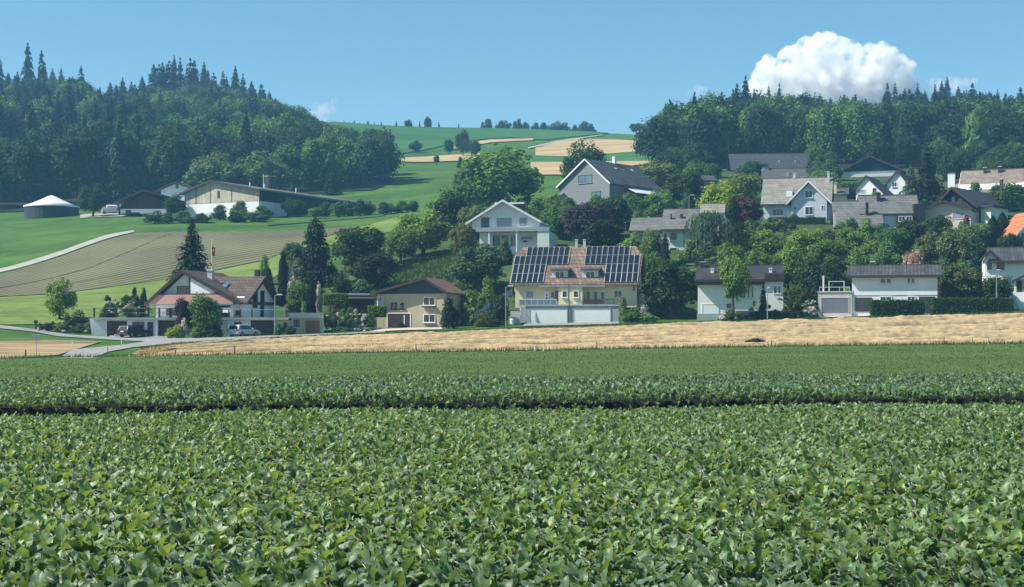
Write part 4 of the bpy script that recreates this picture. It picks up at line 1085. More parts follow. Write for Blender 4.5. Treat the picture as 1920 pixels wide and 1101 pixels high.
rf = MB().prism([(-W2 - 1.2, zE_ - 0.65), (-3.0, zR_ - 0.2), (W2 + 1.2, zE_ - 0.65), (W2 + 1.2, zE_ - 0.35), (-3.0, zR_ + 0.1), (-W2 - 1.2, zE_ - 0.35)], -0.9, L + 1).build('roof', 'eternit_grey', H.e)
MB().prism([(-W2 - 1.2, zE_ - 0.8), (-3.0, zR_ - 0.35), (W2 + 1.2, zE_ - 0.8), (W2 + 1.2, zE_ - 0.3), (-3.0, zR_ + 0.15), (-W2 - 1.2, zE_ - 0.3)], -1.02, -0.903).build('verge_board', 'dark_frame', rf)
MB().box(-1.2, -0.4, -0.1, -0.063, zb + 1.2, zb + 3.0).build('hatch', 'dark_brown', H.e)
for xx in (-8.2, -3.6, 3.2): MB().box(xx, xx + 0.2, -0.12, -0.063, zb + 0.01, zE_ + 0.5).build('batten', 'wood_post', H.e)
for yy, xx in ((12, 0), (17, 1), (30, 2)): MB().tube((xx, yy, zR_ - 0.8), (xx, yy, zR_ + 0.5), 0.22, n=8).build('roof_vent', 'pale_metal', H.e)
H = House('farm_silo', 'round dark silo with pale rim behind the long barn roof', 'silo', 507, 362, 432, 0)
MB().tube((0, 0, -3), (0, 0, H.z(332)), 1.6, n=24).build('tank', 'dark_brown', H.e); MB().tube((0, 0, H.z(332) + 0.003), (0, 0, H.z(330.5)), 1.7, n=24).build('rim', 'pale_wood', H.e)
MB().tube((-1.95, -0.2, -1), (-1.95, -0.2, H.z(327)), 0.15, n=6).build('ladder_pipe', 'pale_metal', H.e)
H = House('dark_cowshed', 'low dark boarded cowshed with white base left of the beige barn', 'barn', 275, 405, 398, -16)
H.gable_front(222, 312, 0, 388, 380, 405, (272, 360), 0.0, 30, 'dark_boards', 3)
H.box('base_wall', 226, 312, 392, 405, -0.15, -0.004, 'white_plaster', down=2)
H.chevron((212, 381), (270, 356), (322, 370), -1.0, 31, 'eternit_pale', 0.28, 'dark_brown'); H.box('lamp', 224, 227, 383, 388, -0.2, -0.02, 'white_trim')
H.box('gate', 236, 246, 394, 405, -0.2, -0.155, 'dark_brown')
H = House('farmhouse', 'white farmhouse gable with shallow roof behind the cowshed', 'house', 335, 372, 425, -20)
H.gable_front(302, 356, 0, 356, 354, 372, (330, 344), 0.0, 16, 'white_plaster', 6); H.chevron((293, 358), (329, 341), (362, 354), -0.8, 17, 'slate_dark', 0.25, 'dark_brown')
H.win(330, 334, 345.5, 353, -0.003, 1, frame='dark_frame', sill=False)
H = House('slurry_tank', 'round dark tank with white conical tent roof on the meadow', 'tank', 97, 411, 413, 0)
rr_ = 49 * H.k; zt = H.z(388)
m = MB(); n = 40
for i in range(n):
    a0, a1 = 2 * math.pi * i / n, 2 * math.pi * (i + 1) / n
    pm_ = MB(); b0 = [(rr_ * math.cos(a), rr_ * math.sin(a)) for a in (a0 + 0.004, a1 - 0.004)]
    pm_.v = [(b0[0][0], b0[0][1], -2), (b0[1][0], b0[1][1], -2), (b0[1][0], b0[1][1], zt), (b0[0][0], b0[0][1], zt), (b0[0][0] * .98, b0[0][1] * .98, -2), (b0[1][0] * .98, b0[1][1] * .98, -2), (b0[1][0] * .98, b0[1][1] * .98, zt), (b0[0][0] * .98, b0[0][1] * .98, zt)]
    pm_.f = [(0, 1, 2, 3), (5, 4, 7, 6), (3, 2, 6, 7), (1, 0, 4, 5), (0, 3, 7, 4), (2, 1, 5, 6)]
    pm_.build('wall_panel', 'tank_wall', H.e)
MB().tube((0, 0, -2), (0, 0, zt - 0.1), rr_ * 0.97, n=40).build('inner_wall', 'tank_wall', H.e)
m = MB(); rings = [(1.03, zt - 0.25), (1.035, zt + 0.12), (0.72, zt + 0.9), (0.4, zt + 1.95), (0.16, zt + 2.85), (0.0, zt + 3.25)]
m.v = [(rr_ * q * math.cos(2 * math.pi * i / n), rr_ * q * math.sin(2 * math.pi * i / n), z) for q, z in rings for i in range(n)]
m.f = [(r_ * n + i, r_ * n + (i + 1) % n, (r_ + 1) * n + (i + 1) % n, (r_ + 1) * n + i) for r_ in range(len(rings) - 1) for i in range(n)]
ro = m.build('tent_roof', 'tank_roof', H.e)
ro.data.polygons.foreach_set('use_smooth', [True] * len(ro.data.polygons))
H = House('hay_trailer', 'low flat farm trailer standing beside the dark mound at the yard', 'trailer', 190, 411, 400, 0)
MB().box(-4.2, 4.6, 0, 2.2, 0.35, 0.6).build('bed', 'pale_wood', H.e)
for xx in (-2.5, 2.6):
    t_ = MB().tube((xx, -0.1, 0.2), (xx, 0.15, 0.2), 0.38, n=14).build('wheel', 'tyre', H.e)
    MB().tube((xx, -0.13, 0.2), (xx, -0.101, 0.2), 0.2, n=10).build('rim', 'grey_metal', t_)
H = House('parked_tanker', 'small pale wagon parked left of the cowshed', 'wagon', 205, 402, 408, 0)
MB().box(-2.0, 2.0, 0, 2, 0.5, 1.8).build('body', 'pale_metal', H.e, 0.15); MB().box(-0.8, 2.2, 0.1, 1.9, 1.803, 2.6).build('cover', 'white_trim', H.e, 0.2)
for xx in (-1.3, 1.3): MB().tube((xx, -0.1, 0.3), (xx, 0.2, 0.3), 0.42, n=14).build('wheel', 'tyre', H.e)
# ---------------------------------------------------------------- trees and shrubs
def unit(v): return v / np.maximum(np.linalg.norm(v, axis=-1, keepdims=True), 1e-9)

def leaf_quads(P, N, s, rg, aspect=0.6, T=None):
    """one pointed leaf-clump face per point"""
    n = len(P)
    if T is None:
        T = rg.normal(size=(n, 3))
    T = unit(T - N * (T * N).sum(-1, keepdims=True))
    B = np.cross(N, T)
    s = np.asarray(s).reshape(-1, 1)
    V = np.stack([P + T * s, P + B * s * aspect + N * s * 0.15, P - T * s * 0.9, P - B * s * aspect + N * s * 0.15], 1)
    return V.reshape(-1, 3), np.arange(n * 4).reshape(-1, 4)

def crown_round(seed, n=3600, cb=0.14, lobes=34, leaf=0.040, squash=1.0, top=0.0, lob=1.0):
    rg = np.random.default_rng(seed)
    d = unit(rg.normal(size=(lobes, 3)))
    rad = rg.uniform(0.35, 1.06, lobes) ** 0.6
    hz = (1 - cb) / 2; c0 = cb + hz
    C = d * rad[:, None] * np.array([0.36, 0.36, 0.36])
    r = rg.uniform(0.085, 0.20, lobes) * lob
    # pear / egg shape: narrower to the top
    C[:, :2] *= (1 - top * np.clip(C[:, 2] / 0.36, 0, 1))[:, None]
    k = rg.integers(0, lobes, n)
    dd = unit(rg.normal(size=(n, 3)) + np.array([0, 0, 0.25]))
    P = C[k] + dd * (r[k] * rg.uniform(0.45, 1.08, n))[:, None]
    N = unit(dd * 0.8 + np.array([0, 0, 0.45]) + rg.normal(size=(n, 3)) * 0.45)
    P[:, 2] = P[:, 2] / 0.5 * hz * squash + c0
    return leaf_quads(P, N, leaf * rg.uniform(0.6, 1.25, n), rg)

def crown_bush(seed, n=2200, leaf=0.055):
    rg = np.random.default_rng(seed)
    lobes = 18
    a = rg.uniform(0, 2 * math.pi, lobes); q = rg.uniform(0, 0.34, lobes)
    C = np.c_[np.cos(a) * q, np.sin(a) * q, rg.uniform(0.15, 0.78, lobes) * (1 - q * 1.1)]
    r = rg.uniform(0.13, 0.22, lobes)
    k = rg.integers(0, lobes, n)
    dd = unit(rg.normal(size=(n, 3)) + np.array([0, 0, 0.2]))
    P = C[k] + dd * (r[k] * rg.uniform(0.5, 1.08, n))[:, None]
    P[:, 2] = np.abs(P[:, 2])
    N = unit(dd * 0.8 + np.array([0, 0, 0.4]) + rg.normal(size=(n, 3)) * 0.4)
    return leaf_quads(P, N, leaf * rg.uniform(0.6, 1.25, n), rg)

def crown_conifer(seed, n=2600, cb=0.06, tiers=17, power=0.9, leaf=0.05, droop=0.35, gappy=0.25, full=False):
    rg = np.random.default_rng(seed)
    tz_ = np.linspace(cb, 0.985, tiers) + rg.normal(size=tiers) * 0.008
    tr = 0.5 * np.clip((1 - tz_) / (1 - cb), 0.02, 1) ** power * rg.uniform(0.8, 1.1, tiers)
    if full: tr = 0.5 * np.sqrt(np.clip(1 - ((tz_ - 0.25) / 0.78) ** 2, 0.03, 1)) * rg.uniform(0.85, 1.08, tiers)
    p = tr + 0.05; p /= p.sum()
    k = rg.choice(tiers, n, p=p)
    nb = 9
    off = rg.uniform(0, 6.28, tiers); keep = rg.uniform(size=(tiers, nb)) > gappy * 0.5
    blen = rg.uniform(0.65, 1.1, (tiers, nb))
    b = rg.integers(0, nb, n)
    th = off[k] + b * 2 * math.pi / nb + rg.normal(size=n) * 0.13
    u = rg.uniform(0.08, 1.0, n) ** 0.75
    rr = tr[k] * u * blen[k, b]
    z = tz_[k] - droop * tr[k] * u ** 1.5 + rg.normal(size=n) * 0.012 + 0.03 * u
    ok = keep[k, b] & (z > 0)
    P = np.c_[np.cos(th) * rr, np.sin(th) * rr, z][ok]
    T = np.c_[np.cos(th), np.sin(th), -0.5 * np.ones(n)][ok] + rg.normal(size=(ok.sum(), 3)) * 0.35
    N = unit(np.c_[np.cos(th) * 0.5, np.sin(th) * 0.5, np.ones(n)][ok] + rg.normal(size=(ok.sum(), 3)) * 0.35)
    s = leaf * rg.uniform(0.6, 1.2, ok.sum()) * (0.55 + 0.6 * tr[k][ok] / 0.5)
    return leaf_quads(P, N, s, rg, 0.5, T)

def crown_column(seed, n=2600, leaf=0.075):
    rg = np.random.default_rng(seed)
    z = rg.uniform(0.0, 1.0, n)
    R0 = 0.42 * np.minimum(1, (1 - z) / 0.28) ** 0.6 * np.minimum(1, 0.75 + z)
    th = rg.uniform(0, 6.283, n)
    lump = 1 + 0.18 * np.sin(th * 3 + z * 21) + 0.1 * np.sin(th * 5 - z * 37)
    q = R0 * lump * rg.uniform(0.7, 1.05, n)
    P = np.c_[np.cos(th) * q, np.sin(th) * q, z]
    N = unit(np.c_[np.cos(th), np.sin(th), 0.25 * np.ones(n)] + rg.normal(size=(n, 3)) * 0.35)
    T = np.c_[np.zeros(n), np.zeros(n), np.ones(n)] + rg.normal(size=(n, 3)) * 0.3
    T = T * np.array([1, 1, 0.25])
    return leaf_quads(P, N, leaf * rg.uniform(0.6, 1.2, n), rg, 0.6, T)

def crown_willow(seed, n=150, per=22):
    rg = np.random.default_rng(seed)
    a = rg.uniform(0, 6.283, n); q = np.sqrt(rg.uniform(0.02, 1, n)) * 0.46
    lob = 0.9 + 0.1 * np.sin(a * 4)
    ztop = 0.55 + 0.43 * np.sqrt(np.clip(1 - (q / 0.5) ** 2, 0, 1)) * lob
    ln = rg.uniform(0.35, 0.75, n) * (0.55 + q)
    t = rg.uniform(0, 1, (n, per))
    qq = (q[:, None] + 0.05 * np.sin(t * 2.5)) * lob[:, None]
    P = np.stack([np.cos(a)[:, None] * qq, np.sin(a)[:, None] * qq, np.maximum(ztop[:, None] - t * ln[:, None], 0.02)], -1).reshape(-1, 3)
    P += rg.normal(size=P.shape) * np.array([0.010, 0.010, 0.01])
    m = len(P)
    aa = np.repeat(a, per)
    N = unit(np.c_[np.cos(aa), np.sin(aa), 0.3 * np.ones(m)] + rg.normal(size=(m, 3)) * 0.4)
    T = np.c_[np.zeros(m), np.zeros(m), -np.ones(m)] + rg.normal(size=(m, 3)) * 0.25
    return leaf_quads(P, N, 0.035 * rg.uniform(0.6, 1.3, m), rg, 0.35, T)

def crown_fan(seed, n=34, per=70):
    """stag-horn shrub: arching sprays of leaflets"""
    rg = np.random.default_rng(seed)
    a = rg.uniform(0, 6.283, n); e = rg.uniform(0.35, 1.35, n)
    L = rg.uniform(0.45, 0.75, n)
    t = rg.uniform(0.25, 1, (n, per))
    h = np.cos(e)[:, None] * t * L[:, None]; z = np.sin(e)[:, None] * t * L[:, None] * 1.5 - 0.35 * t ** 2 * L[:, None] + 0.1
    P = np.stack([np.cos(a)[:, None] * h * 0.75, np.sin(a)[:, None] * h * 0.75, np.clip(z, 0, 1)], -1).reshape(-1, 3)
    P += rg.normal(size=P.shape) * 0.015
    m = len(P); aa = np.repeat(a, per)
    side = np.where(rg.uniform(size=m) > 0.5, 1, -1)
    T = np.c_[-np.sin(aa) * side, np.cos(aa) * side, 0.2 * np.ones(m)] + rg.normal(size=(m, 3)) * 0.3
    N = unit(np.c_[np.zeros(m), np.zeros(m), np.ones(m)] + rg.normal(size=(m, 3)) * 0.4)
    return leaf_quads(P, N, 0.045 * rg.uniform(0.7, 1.3, m), rg, 0.35, T)

def trunk_mesh(seed, r=0.03, top=0.75, limbs=5, z0=0.35, n=7, spread=0.3):
    rg = random.Random(seed)
    m = MB()
    pts = [Vector((0, 0, -0.06))]
    for i in range(1, 6):
        pts.append(Vector((rg.uniform(-0.015, 0.015) * i, rg.uniform(-0.015, 0.015) * i, top * i / 5)))
    for i in range(5):
        f = lambda q: r * (1.25 - 1.1 * q / 5)
        m.tube(pts[i], pts[i + 1], f(i), f(i + 1), n)
    for i in range(limbs):
        t = z0 + (top - z0) * (i + 0.3) / limbs
        q = t / top * 5; j = min(4, int(q)); p = pts[j].lerp(pts[j + 1], q - j)
        a = i * 2.4 + rg.uniform(-0.4, 0.4)
        L = spread * (1.1 - 0.5 * t)
        e = p + Vector((math.cos(a) * L, math.sin(a) * L, L * rg.uniform(0.5, 0.9)))
        mid = p.lerp(e, 0.5) + Vector((0, 0, -0.02))
        m.tube(p, mid, r * 0.45, r * 0.3, 5); m.tube(mid, e, r * 0.3, r * 0.1, 5)
    me = bpy.data.meshes.new('trunk')
    me.from_pydata(m.v, [], m.f)
    me.materials.append(MAT['trunk_bark'])
    return me

PROTO = {}
def proto(kind, gens):
    PROTO[kind] = []
    for g in gens:
        V, F_ = g
        me = np_mesh('crown', V, F_)
        me.materials.append(MAT['leaf_mid'])
        PROTO[kind].append(me)
proto('round', [crown_round(11 + i, 6000, 0.03, 44, 0.032) for i in range(5)])
proto('tall', [crown_round(31 + i, 5600, 0.04, 34, 0.033, 1.0, 0.2, 1.25) for i in range(6)])
proto('bush', [crown_bush(51 + i, 3000, 0.046) for i in range(5)])
proto('spruce', [crown_conifer(71 + i, 3800, 0.05, 19, 0.72, 0.05, 0.38, 0.35) for i in range(6)])
proto('pine', [crown_conifer(81 + i, 1700, 0.38, 9, 0.62, 0.075, 0.25, 0.9) for i in range(4)])
proto('fir_dense', [crown_conifer(91 + i, 5200, 0.01, 26, 0.85, 0.042, 0.3, 0.05) for i in range(3)])
proto('yew', [crown_conifer(96 + i, 5200, 0.01, 24, 0.5, 0.046, 0.15, 0.05, True) for i in range(3)])
proto('column', [crown_column(101 + i) for i in range(3)])
proto('willow', [crown_willow(111 + i) for i in range(2)])
proto('fan', [crown_fan(121 + i) for i in range(2)])
proto('standard', [crown_round(131 + i, 4200, 0.28, 36, 0.035) for i in range(2)])
TRUNK = {'round': trunk_mesh(1), 'tall': trunk_mesh(2, 0.028, 0.8), 'bush': trunk_mesh(3, 0.03, 0.5, 5, 0.08, 6, 0.35), 'spruce': trunk_mesh(4, 0.028, 0.96, 0), 'pine': trunk_mesh(5, 0.030, 0.95, 3, 0.4, 7, 0.22),
         'fir_dense': trunk_mesh(6, 0.035, 0.9, 0), 'yew': trunk_mesh(7, 0.05, 0.8, 3, 0.1), 'column': trunk_mesh(8, 0.06, 0.85, 0), 'willow': trunk_mesh(9, 0.04, 0.8), 'fan': trunk_mesh(10, 0.02, 0.5, 8, 0.05, 6, 0.5), 'standard': trunk_mesh(12, 0.035, 0.85)}
def put_tree(kind, mat, loc, w, h, label, group=None, name='tree', category='tree', var=None, rz=None):
    e = empty(name, loc, random.uniform(0, 6.28) if rz is None else rz)
    e.scale = (w, w, h)
    tag(e, label, category, group)
    c = bpy.data.objects.new('crown', random.choice(PROTO[kind]) if var is None else PROTO[kind][var])
    c.material_slots[0].link = 'OBJECT'; c.material_slots[0].material = MAT[mat]
    c.parent = e; col.objects.link(c)
    t = bpy.data.objects.new('trunk', TRUNK[kind]); t.parent = e; col.objects.link(t)
    return e
def tree_px(kind, mat, px, top, wpx, Y, label, name='tree', category='tree', group=None):
    g = on_ground(px, Y)
    h = at(px, top, Y).z - g.z
    return put_tree(kind, mat, g, wpx * Y / FPX * (1.22 if kind in ('round', 'tall', 'bush', 'standard') else 1.1), max(0.6, h), label, group, name, category)

# (kind, foliage, column, top row, width, distance, label)
GARDEN = [
 ('round', 'leaf_bright', 112, 519, 58, 214, 'small round tree alone on the bright meadow left of the terrace'),
 ('fir_dense', 'needle_mid', 360, 416, 132, 222, 'broad pointed spruce rising right behind the chalet'),
 ('tall', 'leaf_mid', 385, 546, 62, 191.5, 'dense green tree growing in front of the chalet'),
 ('tall', 'leaf_purple', 345, 553, 36, 192.5, 'dark purplish tree left of the dense tree before the chalet'),
 ('column', 'needle_dark', 531, 478, 18, 222, 'slim dark cypress nearest the chalet gable'),
 ('column', 'needle_dark', 585, 522, 15, 210, 'slim dark cypress behind the small beige garage'),
 ('yew', 'needle_dark', 592, 414, 62, 236, 'tall dark bushy conifer on the slope behind the cypresses'),
 ('round', 'leaf_dark', 672, 418, 112, 246, 'wide dark tree right of the tall bushy conifer'),
 ('round', 'leaf_darkest', 705, 468, 76, 230, 'low dark rounded tree leaning down the slope above the carport'),
 ('fan', 'leaf_blue', 641, 487, 72, 216, 'pale blue-green shrub with arching sprays before the dark trees'),
 ('round', 'leaf_mid', 563, 523, 52, 211, 'rounded green tree between the two slim cypresses'),
 ('round', 'leaf_blue', 552, 448, 48, 246, 'grey-green rounded tree at the ploughed field corner'),
 ('round', 'leaf_bright', 792, 393, 108, 258, 'large light green tree on the slope below the meadow'),
 ('round', 'leaf_mid', 752, 420, 64, 252, 'green tree joined to the left of the large light green tree'),
 ('round', 'leaf_dark', 848, 353, 84, 282, 'dark tree left of the white gabled house'),
 ('round', 'leaf_mid', 938, 270, 150, 335, 'huge spreading tree high above the white gabled house'),
 ('round', 'leaf_mid', 885, 300, 80, 338, 'green tree at the left foot of the huge spreading tree'),
 ('round', 'leaf_olive', 867, 418, 54, 246, 'blossoming yellowish tree left of the white gabled house balcony'),
 ('round', 'leaf_pale', 893, 378, 70, 262, 'pale flowering tree behind the left roof edge of the white gabled house'),
 ('round', 'leaf_blue', 893, 452, 106, 222, 'wide grey-green tree left of the solar roof'),
 ('round', 'leaf_mid', 1052, 378, 74, 262, 'green tree right of the white gabled house'),
 ('round', 'leaf_purple', 1098, 373, 88, 256, 'dark purple-leaved tree below the grey house'),
 ('round', 'leaf_dark', 1148, 362, 66, 268, 'dark round tree before the corner of the grey house'),
 ('round', 'leaf_darkest', 1130, 410, 84, 246, 'very dark tree right behind the solar roof ridge'),
 ('round', 'leaf_mid', 1190, 366, 56, 290, 'green tree under the pale awning of the grey house'),
 ('round', 'leaf_bright', 1240, 352, 62, 292, 'light green tree right of the pale awning'),
 ('round', 'leaf_dark', 1095, 262, 84, 362, 'dark tree standing behind the grey house roof'),
 ('round', 'leaf_pale', 1238, 296, 92, 345, 'pale olive tree right behind the slate roof'),
 ('round', 'leaf_dark', 1285, 318, 84, 318, 'dark tree behind the street lamp above the stepped grey roof'),
 ('round', 'leaf_mid', 1305, 300, 60, 345, 'green tree left of the small shed roof'),
 ('round', 'leaf_yellow', 1350, 338, 72, 276, 'glowing yellow tree above the stepped grey roof'),
 ('round', 'leaf_pale', 1392, 318, 70, 300, 'pale green tree left of the steep-gabled house roof'),
 ('round', 'leaf_red', 1400, 362, 54, 274, 'reddish tree left of the steep-gabled house'),
 ('willow', 'leaf_blue', 1325, 390, 78, 238, 'weeping tree right of the stepped grey roof house'),
 ('willow', 'leaf_dark', 1375, 412, 66, 236, 'second weeping tree right of the first weeping tree'),
 ('tall', 'leaf_pale', 1222, 425, 44, 236, 'light green feathery tree before the pale house wall'),
 ('yew', 'needle_dark', 1247, 440, 20, 234, 'small dark conifer before the pale house wall'),
 ('round', 'leaf_dark', 1258, 482, 104, 202, 'big dark round tree between the solar house and the mansard house'),
 ('round', 'leaf_mid', 1218, 470, 56, 214, 'green tree behind the right gable of the solar house'),
 ('standard', 'leaf_bright', 1375, 478, 62, 189, 'slender tree with bare trunk before the mansard house'),
 ('spruce', 'needle_dark', 1431, 533, 28, 189, 'little dark spruce before the mansard house'),
 ('fan', 'leaf_olive', 1490, 513, 66, 190, 'palm-like shrub with arching sprays right of the mansard house'),
 ('round', 'leaf_mid', 1372, 450, 70, 222, 'green tree below the weeping trees above the mansard roof'),
 ('round', 'leaf_bright', 1425, 428, 76, 236, 'light green tree below the tall hedge left end'),
 ('round', 'leaf_mid', 1418, 462, 62, 214, 'green tree just above the middle of the mansard roof'),
 ('round', 'leaf_bright', 1478, 452, 60, 216, 'light green tree just above the right end of the mansard roof'),
 ('round', 'leaf_bright', 1512, 424, 74, 234, 'light green tree below the tall hedge right end'),
 ('round', 'leaf_mid', 1550, 442, 72, 226, 'green tree midway up the slope left of the pergola'),
 ('round', 'leaf_dark', 1535, 480, 88, 208, 'dark green tree above the rockery left of the grey garage'),
 ('round', 'leaf_bright', 1596, 424, 60, 240, 'light green tree under the left eave of the broad grey roof'),
 ('round', 'leaf_mid', 1628, 448, 76, 222, 'green tree behind the left part of the ribbed roof'),
 ('round', 'leaf_dark', 1704, 408, 74, 244, 'dark rounded tree under the right eave of the broad grey roof'),
 ('round', 'leaf_mid', 1672, 422, 60, 238, 'green tree left of the dark rounded tree under the grey eave'),
 ('round', 'leaf_pale', 1652, 462, 52, 212, 'pale blossoming tree behind the ribbed roof'),
 ('round', 'blossom_pink', 1716, 462, 46, 214, 'tree with pinkish seed heads behind the ribbed roof'),
 ('round', 'leaf_olive', 1745, 428, 54, 232, 'tree with yellowish top right of the pinkish tree'),
 ('round', 'leaf_dark', 1755, 400, 62, 252, 'dark bush tree before the cream shallow gable'),
 ('tall', 'leaf_pale', 1788, 424, 58, 226, 'tall pale leafy tree below the cream shallow gable'),
 ('tall', 'leaf_mid', 1828, 414, 56, 238, 'tall green tree left of the dark columnar conifers'),
 ('column', 'needle_dark', 1862, 408, 24, 238, 'left one of the dark columnar conifers by the orange roof'),
 ('column', 'needle_dark', 1879, 402, 26, 240, 'right one of the dark columnar conifers by the orange roof'),
 ('round', 'leaf_dark', 1895, 432, 46, 232, 'dark bush tree at the corner of the orange-roofed house'),
 ('round', 'leaf_olive', 1806, 488, 92, 199, 'wide green tree with yellow top behind the right clipped hedge'),
 ('round', 'leaf_dark', 1868, 514, 62, 196, 'dark low tree before the right corner white house'),
 ('fir_dense', 'needle_dark', 1738, 278, 92, 312, 'big dark conifer between the cottages and the pinkish roof'),
 ('fir_dense', 'needle_blue', 1708, 306, 58, 300, 'bluish conifer left of the big dark conifer'),
 ('round', 'leaf_mid', 1892, 338, 78, 300, 'green tree before the right part of the pinkish roof'),
 ('round', 'leaf_red', 1860, 362, 32, 300, 'small reddish tree right of the dark chalet chimney'),
 ('round', 'leaf_mid', 1590, 338, 64, 330, 'green tree between the steep gable and the white cottage'),
 ('round', 'leaf_bright', 1540, 318, 60, 345, 'bright green tree behind the steep-gabled house chimney'),
 ('round', 'leaf_blue', 1412, 300, 58, 395, 'misty tree before the dark farmhouse roof'),
 ('round', 'leaf_dark', 174, 345, 54, 398, 'round tree between the tent-roofed tank and the cowshed'),
 ('round', 'leaf_dark', 327, 363, 40, 384, 'dark tree at the left corner of the beige barn'),
 ('round', 'leaf_pale', 405, 288, 112, 446, 'pale green tree behind the beige barn gable'),
 ('round', 'leaf_pale', 490, 284, 112, 450, 'pale green tree behind the silo'),
 ('round', 'leaf_bright', 592, 388, 28, 366, 'small light green tree on the meadow right of the barn'),
 ('round', 'leaf_dark', 550, 371, 46, 378, 'dark bushy tree before the black side of the barn'),
 ('spruce', 'needle_mid', 622, 318, 40, 462, 'pointed conifer at the wood edge right of the barn'),
 ('round', 'leaf_dark', 779, 263, 26, 655, 'leftmost little orchard tree on the far hill'),
 ('tall', 'leaf_dark', 842, 257, 18, 640, 'middle little orchard tree on the far hill'),
 ('tall', 'leaf_dark', 868, 244, 28, 630, 'tallest orchard tree on the far hill'),
 ('round', 'leaf_dark', 890, 262, 24, 625, 'rightmost orchard tree on the far hill'),
 ('standard', 'leaf_dark', 819, 290, 11, 560, 'tiny tree on the mown strip of the far hill'),
 ('bush', 'leaf_dark', 863, 291, 14, 540, 'round bush on the mown strip of the far hill'),
 ('standard', 'leaf_dark', 1193, 229, 30, 790, 'lone tree on the skyline left of the right wood'),
 ('column', 'leaf_mid', 1830, 208, 48, 436, 'tall pale poplar before the right wood'),
 ('round', 'leaf_pale', 1865, 275, 40, 425, 'pale round tree right of the poplar foot'),
 ('tall', 'leaf_forest', 1775, 208, 92, 446, 'large rounded tree left of the poplar'),
 ('tall', 'leaf_forest', 1885, 212, 86, 450, 'large rounded tree right of the poplar'),
 ('round', 'leaf_blue', 1785, 276, 50, 425, 'misty round tree at the foot of the large rounded tree'),
 ('pine', 'needle_dark', 52, 82, 30, 845, 'tallest ragged conifer standing above the left wood'),
 ('pine', 'needle_dark', 78, 95, 26, 848, 'second ragged conifer standing above the left wood'),
 ('pine', 'needle_dark', 0, 112, 22, 845, 'ragged conifer above the left wood at the picture edge'),
 ('pine', 'needle_dark', 152, 124, 20, 845, 'thin conifer above the left wood by itself'),
]
for kind, mt, px, top, w, Y, lab in GARDEN:
    nm = {'fir_dense': 'conifer', 'spruce': 'conifer', 'pine': 'conifer', 'yew': 'conifer', 'column': 'columnar_tree', 'willow': 'weeping_tree', 'fan': 'shrub', 'bush': 'bush'}.get(kind, 'garden_tree')
    tree_px(kind, mt, px, top, w, Y, lab, nm, 'shrub' if kind == 'fan' else ('bush' if kind == 'bush' else 'tree'))

